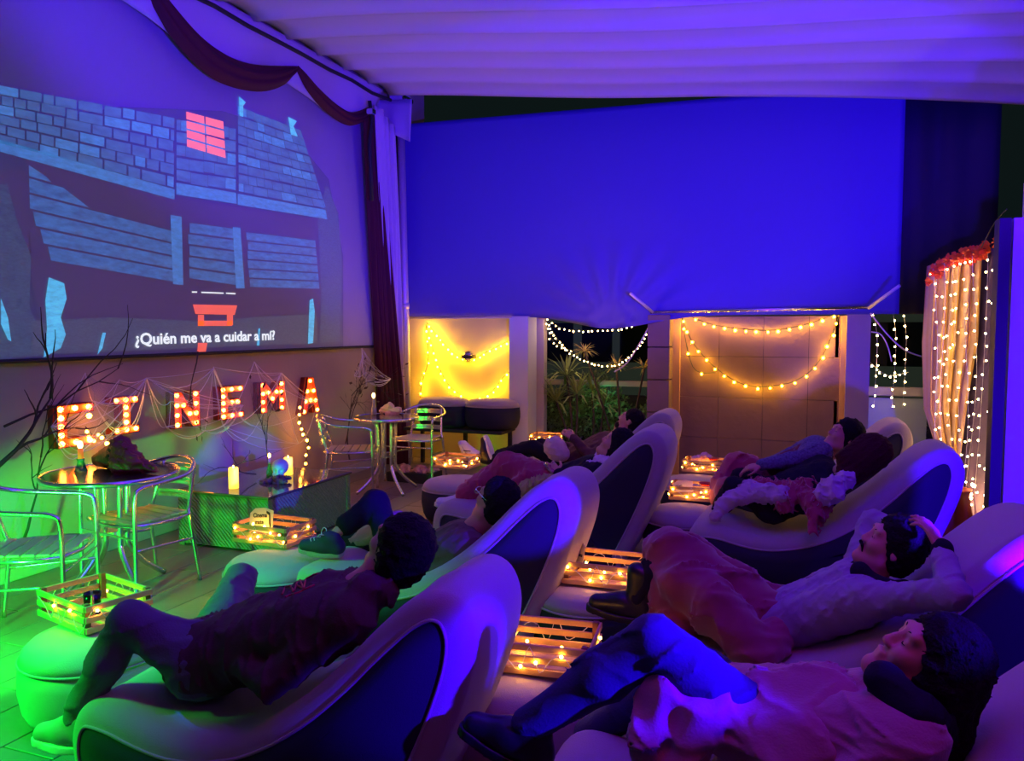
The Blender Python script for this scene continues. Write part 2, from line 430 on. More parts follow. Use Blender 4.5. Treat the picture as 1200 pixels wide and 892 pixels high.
# canopy ceiling, pleated
def canP(u, v):
    x = -4.45+8.4*u; y = 8.0-10.4*v
    s = (y-8.0)/.46
    base = 4.22-.095*(x+4.45)+.03*(8.0-y)*0
    dip = .055*(1-abs(math.sin(math.pi*s)))**1.6
    y2 = y+.13*max(0, (x+1))*max(0, 1-v*8)
    return (x, y2, base-dip-.02*math.sin(x*1.3+.5*y))
tag(sheet('ceiling', canP, 40, 270, M_canopy, th=.004), kind='structure')
# canopy edge beam and hem
def hemP(u, v):   # pale skirt from canopy edge down to swag line
    y = 7.85-9.2*u
    sag = abs(math.sin(math.pi*(7.85-y)/1.75))
    z0 = 4.20; z1 = 3.93-.16*sag
    return (-4.44-.14*v+.03*math.sin(u*60)*v, y, z0+(z1-z0)*v)
tag(sheet('canopy_skirt', hemP, 140, 8, M_lilac, th=.003), 'pale cloth skirt between the pleated canopy and the maroon swags', 'drape')
tag(MB().tube([Vector((-4.43, 8.0-t*.4, 4.13-.03*abs(math.sin(t*1.4)))) for t in range(24)], .018, 6).build('black_rope', M_black, smooth=True), 'black rope along the left edge of the canopy', 'rope')

# swags on the screen wall
def swag(name, label, upper, lower, X, group=None):
    n = 24; up = smooth_path([A(0, x, y, X) for x, y in upper], 8); lo = smooth_path([A(0, x, y, X) for x, y in lower], 8)
    def samp(p, t): q = t*(len(p)-1); i = min(int(q), len(p)-2); return p[i].lerp(p[i+1], q-i)
    def P(u, v):
        a, b = samp(up, u), samp(lo, u); p = a.lerp(b, v)
        p.x += .07*math.sin(math.pi*v)*math.sin(math.pi*u)**.5+.012*math.sin(v*18)
        return p
    return tag(sheet(name, P, 40, 16, M_maroon, th=.004), label, 'drape', group)
swag('swag', 'large dark maroon swag sagging over the top of the screen', [(120, -100), (200, 5), (245, 52), (292, 75), (348, 78)], [(100, -100), (172, -5), (205, 48), (252, 93), (300, 107), (332, 100), (349, 82)], -4.52, 'maroon swags')
swag('swag', 'thin dark maroon swag between knot and curtain top', [(348, 77), (368, 100), (392, 122), (412, 132), (432, 126)], [(348, 82), (362, 108), (385, 133), (410, 147), (434, 139)], -4.52, 'maroon swags')

# screen cloth
scr_z = 1.395
sc = thing('projection_screen', 'large white projection screen showing a night scene of a wooden house', 'screen', (WX+.03, 4.5, scr_z))
def scrP(u, v): return (WX+.035, 8.2-9.5*u, scr_z+(4.3-scr_z)*v)
sheet('screen_cloth', scrP, 4, 2, M_screen, sc)
MB().tube([(WX+.05, 8.2, scr_z), (WX+.05, -1.0, scr_z)], .014, 8).build('hem_bar', M_black, sc, world=True)
# projected picture: flat patches of light lying on the cloth
def emat(name, col, es=1., noise=.5, sc_=6., base=(.02, .02, .02)):
    if name in MATS: return MATS[name]
    m = bpy.data.materials.new(name); m.use_nodes = True; nt = m.node_tree; b = nt.nodes['Principled BSDF']
    b.inputs['Base Color'].default_value = (.26, .26, .3, 1); b.inputs['Roughness'].default_value = .9
    tc = nt.nodes.new('ShaderNodeTexCoord'); n = nt.nodes.new('ShaderNodeTexNoise'); n.inputs['Scale'].default_value = sc_; n.inputs['Detail'].default_value = 8; n.inputs['Roughness'].default_value = .7
    mp = nt.nodes.new('ShaderNodeMapping'); mp.inputs['Scale'].default_value = (1, 1, 3)
    nt.links.new(tc.outputs['Object'], mp.inputs[0]); nt.links.new(mp.outputs[0], n.inputs['Vector'])
    rp = nt.nodes.new('ShaderNodeValToRGB'); rp.color_ramp.elements[0].position = .3; rp.color_ramp.elements[1].position = .75
    rp.color_ramp.elements[0].color = (*[c*(1-noise) for c in col], 1); rp.color_ramp.elements[1].color = (*[c*(1+noise) for c in col], 1)
    nt.links.new(n.outputs['Fac'], rp.inputs[0]); nt.links.new(rp.outputs[0], b.inputs['Emission Color']); b.inputs['Emission Strength'].default_value = es
    MATS[name] = m; return m
E_plank = emat('film_blue_boards', (0.021, 0.096, 0.272), 1, .6, 9)
E_plank2 = emat('film_pale_boards', (0.03, 0.15, 0.416), 1, .4, 12)
E_roof = emat('film_roof_shingles', (0.024, 0.09, 0.24), 1, .45, 5)
E_dark = emat('film_dark_night', (.010, .012, .022), 1, .6, 2)
E_brown = emat('film_brown_shadow', (.022, .013, .022), 1, .3, 3)
E_tree = emat('film_foliage', (.020, .040, .055), 1, 1., 30)
E_orange = emat('film_orange', (.85, .10, .02), 1, .15, 6)
E_red = emat('film_window_glow', (1.1, .16, .06), 1, .2, 6)
E_white = emat('film_white', (.85, .9, .95), 1, .02, 6)
E_cyan = emat('film_cyan', (.06, .42, .70), 1, .4, 14)
E_grass = emat('film_grass', (.03, .045, .05), 1, .9, 40)
XS = WX+.037
layer = [0]
def patch(mb, pts, dx): mb.add([Vector((XS+dx, *at(0, x, y, XS)[1:])) for x, y in pts], [tuple(range(len(pts)))])
def film(name, m, polys, dx):
    mb = MB()
    for p in polys: patch(mb, p, dx)
    return mb.build(name, m, sc, world=True)
def film_each(name, m, polys, dx):
    for p in polys: film(name, m, [p], dx)
film('picture_night', E_dark, [[(-160, 445), (-160, 175), (0, 150), (140, 125), (260, 130), (340, 155), (385, 210), (402, 300), (402, 406.3), (0, 422)]], .002)
film('picture_wall_shadow', E_brown, [[(30, 182), (204, 232), (380, 258), (378, 345), (365, 398), (60, 408), (36, 330)], [(-160, 190), (30, 200), (36, 300), (-160, 330)]], .003)
film('picture_foliage', E_tree, [[(382, 215), (396, 250), (400, 310), (398, 400), (374, 402), (376, 340), (372, 260)], [(-160, 240), (8, 215), (20, 260), (36, 300), (34, 360), (58, 416), (-160, 435)]], .004)
film('picture_grass', E_grass, [[(36, 376), (130, 372), (230, 376), (370, 368), (372, 402), (36, 416)]], .005)
film('picture_eaves', E_plank2, [[(-160, 130), (0, 164), (204, 222), (204, 234), (0, 178), (-160, 146)], [(206, 214), (276, 226), (277, 239), (206, 228)], [(278, 227), (381, 246), (383, 257), (278, 240)]], .005)
rs = random.Random(3)
shing = [[], []]
def quad_lerp(q, u, v):
    (a, b, c, d) = q   # top-left, top-right, bottom-right, bottom-left
    tx = a[0]+(b[0]-a[0])*u; ty = a[1]+(b[1]-a[1])*u; bx = d[0]+(c[0]-d[0])*u; by = d[1]+(c[1]-d[1])*u
    return (tx+(bx-tx)*v, ty+(by-ty)*v)
for q, rows, cols in (([(-160, 70), (205, 138), (204, 221), (-160, 128)], 6, 16), ([(206, 140), (276, 150), (276, 225), (206, 213)], 5, 4), ([(278, 124), (352, 152), (382, 245), (279, 226)], 9, 7)):
    for r in range(rows):
        u = -rs.random()*.5/cols
        while u < 1:
            w = rs.uniform(.6, 1.4)/cols; a_, b_ = max(0, u)+.003, min(1, u+w)-.003
            if b_ > a_: 
                j = rs.uniform(-.05, .05)/rows*3
                shing[rs.random() < .22].append([quad_lerp(q, a_, (r+.04)/rows+j*.3), quad_lerp(q, b_, (r+.04)/rows+j*.3), quad_lerp(q, b_, (r+.9)/rows+j*.5), quad_lerp(q, a_, (r+.9)/rows+j*.5)])
            u += w
film('picture_shingles', E_roof, shing[0], .005); film_each('picture_light_shingle', E_plank2, shing[1], .005)
bd = []
for i in range(6):
    u0, u1 = i/6, (i+.86)/6
    q = [(33, 190), (200, 240), (202, 332), (36, 304)]
    l = 0
    if i == 0: q2 = [quad_lerp(q, 0, 0.03), quad_lerp(q, .12, .1), quad_lerp(q, .16, u1), quad_lerp(q, 0, u1)]
    elif i == 1: q2 = [quad_lerp(q, 0, u0), quad_lerp(q, .24, u0), quad_lerp(q, .42, u1), quad_lerp(q, 0, u1)]
    else: q2 = [quad_lerp(q, 0 if i < 3 else .02+.05*(i-3), u0), quad_lerp(q, 1, u0), quad_lerp(q, 1, u1), quad_lerp(q, (0 if i < 3 else .04+.05*(i-3)), u1)]
    bd.append(q2)
for q, nn in (([(219, 261), (273, 268), (281, 337), (221, 328)], 5), ([(287, 272), (369, 282), (374, 340), (292, 338)], 6)):
    for i in range(nn):
        o_ = rs.uniform(0, .06); bd.append([quad_lerp(q, o_, i/nn), quad_lerp(q, 1, i/nn), quad_lerp(q, 1, (i+.84)/nn), quad_lerp(q, o_, (i+.84)/nn)])
film('picture_boards', E_plank, bd, .005)
film('picture_posts', E_plank2, [[(199, 252), (212, 254), (214, 334), (202, 333)], [(272, 266), (281, 267), (286, 338), (276, 338)]], .007)
film('picture_attic_window', E_red, [[quad_lerp([(217, 130), (262, 142), (265, 187), (218, 173)], a_/2+.01, b_/4+.02), quad_lerp([(217, 130), (262, 142), (265, 187), (218, 173)], a_/2+.47, b_/4+.02), quad_lerp([(217, 130), (262, 142), (265, 187), (218, 173)], a_/2+.47, b_/4+.22), quad_lerp([(217, 130), (262, 142), (265, 187), (218, 173)], a_/2+.01, b_/4+.22)] for a_ in range(2) for b_ in range(4)], .008)
film('picture_porch_lamp', E_orange, [[(225, 357), (277, 358), (274, 369), (228, 368)], [(231, 369), (238, 369), (238, 382), (231, 382)], [(265, 369), (272, 369), (272, 381), (265, 382)], [(231, 376), (272, 376), (271, 382), (231, 382)], [(231, 402), (242, 402), (240, 413), (230, 413)]], .009)
film('picture_lamp_line', E_white, [[(224, 341.6), (230, 341.6), (230, 343), (224, 343)], [(235, 342), (261, 343), (261, 344.4), (235, 343.4)], [(264, 343), (275, 343.6), (275, 345), (264, 344.4)]], .009)
film_each('picture_highlight', E_cyan, [[(56, 325), (74, 332), (77, 350), (70, 372), (76, 392), (70, 408), (50, 419), (54, 385), (52, 352)], [(362, 352), (366, 350), (368, 365), (366, 402), (360, 403)], [(119, 390), (123, 390), (119, 408), (113, 416)], [(279, 113), (287, 120), (284, 124), (284, 137), (280, 136)], [(337, 137), (347, 142), (343, 148), (348, 160), (340, 158)], [(0, 350), (8, 372), (12, 400), (8, 398), (0, 380)], [(302, 385), (304, 385), (303, 405), (300, 405)]], .009)
# subtitle
def text_mesh(body, size, m, name='lettering', ext=.001, bold=0.):
    cu = bpy.data.curves.new('t', 'FONT'); cu.body = body; cu.size = size; cu.extrude = ext; cu.align_x = 'LEFT'; cu.resolution_u = 3; cu.offset = bold
    o = bpy.data.objects.new('t', cu); C.objects.link(o); bpy.context.view_layer.update()
    me = bpy.data.meshes.new_from_object(o.evaluated_get(bpy.context.evaluated_depsgraph_get())); bpy.data.objects.remove(o); bpy.data.curves.remove(cu)
    me.name = name; me.materials.clear(); me.materials.append(m); return me
me = text_mesh('¿Quién me va a cuidar a mí?', 1., E_white, 'subtitle', .0005, .022)
xs_ = [v.co.x for v in me.vertices]; wd = max(xs_)-min(xs_); x0 = min(xs_)
pl, pR = at(0, 157, 404, XS), at(0, 321, 398, XS)
Lh = pR[1]-pl[1]; sc_t = Lh/wd
# letters grow smaller with distance in the picture itself; the line is laid straight on the cloth
hgt = (at(0, 157, 390, XS)[2]-at(0, 157, 404, XS)[2])/.73
for v in me.vertices:
    t = (v.co.x-x0)/wd
    yv, zv = v.co.y, v.co.z
    v.co = Vector((XS+.012+zv, pl[1]+t*Lh, pl[2]+t*(pR[2]-pl[2])+yv*hgt))
link('subtitle', me, sc, world=True)['kind'] = 'stuff'

# ------------------------------------------------------------------ left corner: curtain, poles, beam
def curtain(name, label, top, bot, m, folds=7, amp=.035, mid=None, cat='curtain', nu=70, nv=30, group=None, sag=None):
    """top, bot: (p0, p1) world Vectors; folds run down"""
    def P(u, v):
        a = top[0].lerp(top[1], u); b = bot[0].lerp(bot[1], u)
        if mid is not None:
            c = mid[0].lerp(mid[1], u); w = v
            p = (a*(1-w)**2+c*2*w*(1-w)+b*w*w)
        else: p = a.lerp(b, v)
        dirn = (top[1]-top[0]).normalized(); nn = Vector((-dirn.y, dirn.x, 0))
        p = p+nn*(amp*math.sin(u*folds*6.283+.6*math.sin(v*5+u*9))+amp*.4*math.sin(u*folds*14.1+1+v*2))
        return p
    return tag(sheet(name, P, nu, nv, m, th=.003), label, cat, group)
curtain('curtain', 'dark maroon curtain hanging in the corner right of the screen', (A(0, 427, 130, -4.5), A(0, 441, 128, -4.5)), (A(1, 446, 555, 8.2), A(1, 480, 548, 8.35)), M_maroon, 5, .03)
curtain('curtain', 'pale lilac drape gathered beside the maroon curtain', (A(0, 440, 122, -4.42), A(0, 462, 150, -4.42)), (A(1, 466, 560, 8.4), A(1, 474, 560, 8.45)), M_lilac, 3, .03)
M_pole = mat('pale_metal_pole', (.6, .55, .62), .4, metal=.3)
tag(MB().tube([A(1, 463, 120, 8.45), A(1, 474, 545, 8.45)], .022, 10).build('awning_pole', M_black, smooth=True), 'thin dark pole nearest the curtain in the left corner', 'pole')
pp = thing('awning_pole', 'pale round metal pole holding up the canopy corner', 'pole', A(1, 479, 545, 8.42))
pa, pb = A(1, 469, 118, 8.42), A(1, 479, 545, 8.42)
MB().tube([pa, pb], .045, 14).build('pole', M_pole, pp, world=True, smooth=True)
MB().tube([pa.lerp(pb, .55), pa.lerp(pb, .565)], .053, 14).build('coupling', M_pole, pp, world=True, smooth=True)
bx = A(1, 472, 117, 8.4)
MB().box(bx+Vector((.02, -.1, -.02)), (.16, .2, .12), bev=.01).build('corner_bracket', M_lilac, pp, world=True)
MB().tube([bx+Vector((.13, -.05, -.05)), bx+Vector((.13, -.2, -.05))], .035, 10).build('bolt_head', M_alu, pp, world=True, smooth=True)
def flapP(u, v):
    a = A(1, 436, 118, 8.2).lerp(A(1, 483, 116, 8.2), u); b = A(1, 444, 150, 8.2).lerp(A(1, 480, 166, 8.2), u)
    p = a.lerp(b, v); p.y += .03*math.sin(u*9)*v; return p
tag(sheet('canopy_flap', flapP, 14, 6, M_lilac, th=.004), 'pale folded canopy flap at the top of the corner pole', 'drape')
tk = thing('curtain_tieback', 'black cord and clip tied at the top of the maroon curtain', 'tieback', A(0, 433, 130, -4.40))
MB().tube([A(0, 433, 118, -4.40), A(0, 436, 140, -4.40), A(0, 433, 170, -4.4), A(0, 436, 235, -4.4)], .02, 6).build('cord', M_black, tk, world=True, smooth=True)
MB().box(A(0, 435, 131, -4.36), (.07, .07, .06), bev=.01).build('clip', M_alu, tk, world=True)

# ------------------------------------------------------------------ bench and two stools against the yellow panel
bn = thing('bench', 'low black bench along the yellow lit panel', 'bench', ((at(1, 535, 505, 8.4)[0]), 8.4, 0))
x0, x1 = at(1, 484, 505, 8.35)[0], at(1, 597, 505, 8.35)[0]; bz = at(1, 540, 506, 8.1)[2]
MB().box(((x0+x1)/2, 8.36, bz), (x1-x0, .5, .035), bev=.006).build('bench_top', M_black, bn, world=True)
for lx in (x0+.05, (x0+x1)/2, x1-.05): MB().box((lx, 8.5, bz/2-.01), (.04, .04, bz-.02)).build('leg', M_black, bn, world=True)

# ------------------------------------------------------------------ pouffe and lounger prototypes
def rounded_profile(r, h, b, n=5):
    out = [(0, 0), (r-b*.6, 0)]
    for i in range(n+1): a_ = -math.pi/2+math.pi/2*i/n; out.append((r-b*.6+b*.6*math.cos(a_), b*.6+b*.6*math.sin(a_)))
    for i in range(n+1): a_ = math.pi/2*i/n; out.append((r-b+b*math.cos(a_), h-b*.75+b*.75*math.sin(a_)))
    return out
def make_pouffe():
    t = thing('pouffe', 'x', 'pouffe')
    r, h = .29, .34
    prof = [(0, .0), (.2, .0), (.255, .02), (.28, .07), (.292, .14), (.292, .20), (.286, .265)]
    MB().lathe(prof, 40).build('side_band', M_navy, t, smooth=True)
    top = [(.287, .262), (.275, .30), (.25, .325), (.2, .340), (.1, .348), (0.0001, .35)]
    MB().lathe(top, 40).build('cushion_top', M_plush, t, smooth=True)
    MB().tube([(.289*math.cos(a*math.pi/24), .289*math.sin(a*math.pi/24), .264) for a in range(48)], .005, 5, close=True).build('piping', M_plush, t, smooth=True)
    return t
PROF = [(.10, .0), (.02, .06), (-.01, .17), (.01, .28), (.08, .345), (.2, .345), (.34, .315), (.47, .30), (.62, .32), (.78, .375), (.95, .48), (1.10, .61), (1.23, .745), (1.34, .845), (1.43, .88), (1.51, .85), (1.55, .76), (1.54, .64), (1.49, .48), (1.42, .31), (1.34, .14), (1.28, .03), (1.2, .0), (.7, .0)]
def make_lounger():
    t = thing('lounger', 'x', 'lounger')
    P = smooth_path([(x, 0, z) for x, z in PROF], 4, close=True); n = len(P)
    area = sum(P[i].x*P[(i+1) % n].z-P[(i+1) % n].x*P[i].z for i in range(n))
    N = []
    for i in range(n):
        d = (P[(i+1) % n]-P[i-1]).normalized(); q = Vector((d.z, 0, -d.x))
        if area < 0: q = -q
        N.append(q)   # outward for ccw
    def ring(inset, y):
        out = []
        for i in range(n):
            p = P[i]-N[i]*inset*(1 if P[i].z > .03 else .3); w = 1-.26*max(0, (p.x-.9)/.6)
            out.append(Vector((p.x, y*w, max(0, p.z))))
        return out
    HW = .345; B = .075
    st = []
    for k in range(7):
        a = math.pi/2*k/6; st.append((B*(1-math.cos(a))*1.0, HW-B+B*math.sin(a)))
    st = st[::-1]      # from side face towards middle: k=6 inset B
    rings = []
    full = [(B*(1-math.sin(a)), -(HW-B)-B*math.cos(a)) for a in [math.pi/2*k/6 for k in range(7)]]
    full += [(-.012, 0)] if False else [(0, -.12), (-.006, 0), (0, .12)]
    full += [(B*(1-math.sin(a)), (HW-B)+B*math.cos(a)) for a in [math.pi/2*k/6 for k in range(6, -1, -1)]]
    rings = [ring(i_, y_) for i_, y_ in full]
    vs = [p for r in rings for p in r]
    fs = [(k*n+i, k*n+(i+1) % n, (k+1)*n+(i+1) % n, (k+1)*n+i) for k in range(len(rings)-1) for i in range(n)]
    link('body', mesh('body', vs, fs, M_plush, True), t)
    # puffed side panels
    for s in (-1, 1):
        base = ring(B, s*HW)
        c = sum((p for p in base), Vector())/n
        spine = [(.22, .17), (.6, .16), (.9, .24), (1.1, .42), (1.28, .62)]
        vs = list(base); rr = [base]
        for lv, f_ in ((1, .12), (2, .35), (3, .65), (4, 1.0)):
            new = []
            for p in base:
                best = None; bd_ = 9
                for i in range(len(spine)-1):
                    a_ = Vector((spine[i][0], 0, spine[i][1])); b_ = Vector((spine[i+1][0], 0, spine[i+1][1])); q = Vector((p.x, 0, p.z))
                    tt = max(0, min(1, (q-a_).dot(b_-a_)/(b_-a_).length_squared)); cc = a_.lerp(b_, tt); dd = (q-cc).length
                    if dd < bd_: bd_ = dd; best = cc
                q = Vector((p.x, 0, p.z)).lerp(best, f_); w = 1-.26*max(0, (q.x-.9)/.6)
                new.append(Vector((q.x, s*(HW*w+.028*math.sin(min(1, f_*1.25)*math.pi/2)), q.z)))
            rr.append(new)
        vs = [p for r in rr for p in r]
        fs = [(k*n+i, k*n+(i+1) % n, (k+1)*n+(i+1) % n, (k+1)*n+i) for k in range(len(rr)-1) for i in range(n)]
        link('side_panel', mesh('side_panel', vs, fs, M_navy, True), t)
        MB().tube([p+Vector((0, s*.004, 0)) for p in base], .006, 5, close=True).build('piping', M_plush, t, smooth=True)
    return t
pouf0 = make_pouffe(); lng0 = make_lounger()
index_kids(None)
LN = [  # x of foot, y, rot, scale, label
 (-2.36, 2.27, .0, .95, 'grey plush lounger in the left front, under the man in the brown hoodie'),
 (-2.56, 3.80, .0, 1.0, 'lounger second from front on the left, under the person with glasses'),
 (-2.50, 5.40, .0, 1.06, 'lounger third from front on the left, under the woman with the white scarf'),
 (-2.62, 7.05, .0, 1.0, 'rearmost lounger on the left, under the bearded man'),
 (-.72, 2.06, .0, 1.0, 'front lounger in the right bottom corner, under the woman in the pink hoodie'),
 (-.70, 3.44, .0, 1.03, 'lounger on the right under the man with the moustache'),
 (-.72, 5.45, .0, 1.02, 'blue lit lounger on the right with red and lilac blankets'),
 (-.80, 6.95, .0, 1.0, 'rearmost lounger on the right, its beige head end against the plants'),
]
for i, (x, y, rz, s_, lb) in enumerate(LN):
    o = lng0 if i == 0 else copy_tree(lng0)
    o.location = (x, y, 0); o.rotation_euler = (0, 0, rz); o.scale = (s_,)*3; tag(o, lb, 'lounger', 'plush loungers in two rows')
PF = [
 (-2.76, 2.44, 'green lit pouffe beside the white soled sneaker at the left front'),
 (-2.74, 3.62, 'pouffe under the crossed legs, carrying the crate with the yellow card'),
 (-2.76, 6.05, 'round pouffe with dark side band in the middle of the left row'),
 (*at(2, 640, 518, .35)[:2], 'rearmost pouffe on the left, behind the legs of the bearded man'),
 (-1.02, 2.72, 'pouffe lit yellow under the empty slatted crate in the front middle'),
 (-1.00, 3.78, 'pouffe under the black boot, carrying a crate with a small card'),
 (-.80, 5.60, 'dark violet pouffe at the foot of the blue lit lounger'),
 (-.88, 6.78, 'rearmost pouffe on the right, in front of the brown stone panel'),
]
for i, (x, y, lb) in enumerate(PF):
    o = pouf0 if i == 0 else copy_tree(pouf0)
    o.location = (x, y, 0); o.rotation_euler = (0, 0, .3*i); tag(o, lb, 'pouffe', 'pouffes at the feet of the loungers')
for i, (px, w, lb) in enumerate(((520, 1.0, 'stored green lit pouffe on the bench, left one'), (568, 1.0, 'stored pouffe on the bench, right one beside the pale column'))):
    o = copy_tree(pouf0); p = at(1, px, 500, 8.3); o.location = (p[0]+(.08 if i else 0), 8.33, bz+.018); o.scale = (1.12, .8, .98); tag(o, lb, 'pouffe', 'pouffes stored on the bench')

bpy.context.view_layer.update()
for o in list(bpy.data.objects):
    if o.name.split('.')[0] == 'side_band' and o.parent and (o.parent.location.y < 2.8):
        o.data = o.data.copy(); o.data.materials[0] = M_plush; o['label'] = 'light plush side'
# ------------------------------------------------------------------ crates with fairy lights
def crate_parts(t, w=.34, d=.25, h=.11):
    for sx in (-1, 1):
        for sy in (-1, 1): MB().box((sx*(w/2-.012), sy*(d/2-.012), h/2), (.02, .02, h), bev=.002).build('corner_post', M_wooddark, t)
    for k in range(3):
        z = .016+k*(h-.032)/2
        for sy in (-1, 1): MB().box((0, sy*(d/2), z), (w, .009, .022), bev=.002).build('side_slat', M_wood, t)
        for sx in (-1, 1): MB().box((sx*(w/2+.004), 0, z), (.009, d, .022), bev=.002).build('end_slat', M_wood, t)
    for k in range(6): MB().box((0, -d/2+.025+k*(d-.05)/5, .006), (w-.02, .032, .008), bev=.002).build('bottom_slat', M_wood, t)
cr0 = thing('slatted_crate', 'x', 'crate'); crate_parts(cr0); index_kids(None)
CR = [
 (2, 112, 722, .36, -.25, 1.15, 'green tinted slatted crate with the drink glass, left front', 'left front green crate'),
 (2, 322, 633, .36, -.05, 1.1, 'slatted crate with the yellow card and fairy lights before the crossed shoe', 'crate with the yellow card'),
 (2, 535, 547, .36, -.05, 1.0, 'crate wrapped in fairy lights on the middle left pouffe', 'crate on the middle left pouffe'),
 (2, 640, 518, .36, .0, .9, 'small slatted crate behind the legs of the bearded man', 'crate behind the bearded man legs'),
 (2, 637, 775, .36, .10, 1.12, 'empty slatted crate in the front middle, seen from above', 'front middle empty crate'),
 (2, 712, 680, .36, .0, 1.1, 'slatted crate partly hidden by the black boot', 'crate behind the black boot'),
 (2, 815, 584, .36, .02, 1.0, 'crate with a white card beside the lilac blanket', 'crate beside the lilac blanket'),
 (2, 826, 552, .36, -.05, 1.0, 'crate heaped with pink tissue, right rear', 'rear crate with pink tissue'),
]
crloc = []
for i, (axx, px, py, z, rz, s_, lb, wh) in enumerate(CR):
    p = at(2, px, py, z-.005); o = cr0 if i == 0 else copy_tree(cr0)
    o.location = p; o.rotation_euler = (0, 0, rz); o.scale = (s_,)*3; tag(o, lb, 'crate', 'slatted crates on the pouffes')
    M = Matrix.Translation(Vector(p)) @ Matrix.Rotation(rz, 4, 'Z') @ Matrix.Scale(s_, 4); crloc.append(M)
    # fairy lights wound over the crate
    r = random.Random(20+i); w, d, h = .17, .125, .11
    loop = []
    for kx_ in range(26):
        a_ = kx_/26*2*math.pi; cx, sy = math.cos(a_), math.sin(a_); mm = max(abs(cx)/w, abs(sy)/d)
        loop.append(M @ Vector((cx/mm*1.07, sy/mm*1.08, h*(.5+.42*math.sin(kx_*2.4)))))
    loop.append(loop[0])
    fl_ = thing('fairy_lights', 'warm fairy lights wound around the '+wh, 'fairy lights', loop[0], 0, 'fairy lights on the crates')
    MB().tube(smooth_path(loop, 3), .0016, 4).build('wire', M_wcable, fl_, world=True, smooth=True)
    nb = 15 if i != 0 else 9
    for q in along(loop, nb): put_bulb(fl_, q, .0068, M_fairy)
    if i == 1: put_bulb(fl_, M @ Vector((-.07, -.085, .10)), .0075, M_fairy); put_bulb(fl_, M @ Vector((.0, -.08, .09)), .009, M_fairy)  # extra bulbs added in front of the card to brighten it
    inner = [M @ Vector((r.uniform(-.12, .12), r.uniform(-.08, .08), .03)) for _ in range(4 if i in (0, 4) else 7)]
    for q in inner: put_bulb(fl_, q, .0065, M_fairy)

# ------------------------------------------------------------------ things on the crates
def card(M, loc, w, h, label, rz, lines, mcol=(.85, .78, .6), cat='card', tilt=-.15):
    t = thing('menu_card', label, cat, M @ Vector(loc), 0)
    mb = MB(); 
    base = [(-w/2, 0), (w/2, 0), (w/2, h*.95), (w*.15, h*1.03), (-w*.3, h*.95), (-w/2, h*.72)]
    Rm = Matrix.Rotation(rz, 4, 'Z') @ Matrix.Rotation(tilt, 4, 'X')
    T = Matrix.Translation(M @ Vector(loc)) @ Rm
    pts = [T @ Vector((x, 0, z)) for x, z in base]; mb.prism(pts, T.to_3x3() @ Vector((0, .002, 0)))
    # folded rear leaf
    b2 = [T @ Vector((x, .0, z)) for x, z in base[2:3]]
    mb.build('card', mat('card_paper', mcol, .8), t, world=True)
    for i, (s_, x, z, sz) in enumerate(lines):
        me = text_mesh(s_, sz, M_black, 'lettering', .0004, .001)
        me.transform(T @ Matrix.Translation((x, -.0015, z)) @ Matrix.Rotation(math.radians(90), 4, 'X') @ Matrix.Rotation(.12, 4, 'Z')); link('lettering', me, t, world=True)
    return t, T
t_, T_ = card(crloc[1], (-.055, -.05, .05), .185, .14, 'yellow lit paper card reading Cinema mate in a crate', -.15, [('Cinema', -.065, .078, .036), ('mate', -.045, .042, .034)])
mb = MB(); mb.prism([T_ @ Vector((x, -.002, z)) for x, z in ((.040, .128), (.068, .12), (.076, .075), (.085, .04), (.076, .03), (.066, .06), (.062, .105), (.039, .116))], T_.to_3x3() @ Vector((0, -.001, 0))); mb.build('ornament', M_black, t_, world=True)
card(crloc[5], (-.14, .02, .04), .08, .12, 'small pale card standing in the crate behind the boot', -.9, [('menu', -.03, .05, .025)])
t_, T_ = card(crloc[6], (-.09, -.02, .02), .14, .11, 'white card with black scrawl in a crate on the right', .1, [('KC', -.05, .045, .035)], (.9, .85, .75))
for i, wh in ((6, 'red round dish in the crate with the white card'), (7, 'red round dish in the rear crate with pink tissue')):
    M = crloc[i]; p = M @ Vector((.07, .0, .10)); d = thing('red_dish', wh, 'dish', p)
    MB().lathe([(0.0, 0), (.035, 0), (.05, .018), (.046, .02), (.033, .006), (0.0001, .006)], 20).build('bowl', mat('red_glaze', (.6, .01, .015), .4), d, smooth=True)
# heap of tissue
M = crloc[7]; c0 = M @ Vector((-.03, .02, .11))
pr_ = [ell(c0+Vector((rnd.uniform(-.07, .07), rnd.uniform(-.05, .05), rnd.uniform(-.02, .03))), np.eye(3), (rnd.uniform(.02, .045), rnd.uniform(.02, .04), rnd.uniform(.012, .03)), .012) for _ in range(14)]
tag(surf_obj('crumpled_tissue', pr_, .006, mat('pink_paper', (.8, .5, .5), .8), wr=wrinkle(.006, 90, 4)), 'crumpled pink tissue paper heaped in the rear crate', 'tissue')
# drink glass in the first crate
g = thing('drink_glass', 'glass of dark red drink standing in the left front crate', 'glass', crloc[0] @ Vector((.02, -.02, .012)))
MB().lathe([(.0, 0), (.030, 0), (.036, .10), (.0335, .10), (.028, .006), (0.0001, .006)], 24).build('glass_wall', M_glass, g, smooth=True)
MB().lathe([(.0, .0065), (.0275, .0065), (.0315, .07), (0.0001, .07)], 24).build('drink', mat('red_drink', (.35, .01, .005), .15, emit=(.3, .01, .0), es=.1), g, smooth=True)
g = thing('sauce_jar', 'small ribbed jar beside the drink glass in the left front crate', 'jar', crloc[0] @ Vector((.10, .05, .012)))
MB().lathe([(.0, 0), (.022, 0), (.024, .05), (.018, .06), (.018, .075), (0.0001, .075)], 16).build('jar', M_alu, g, smooth=True)

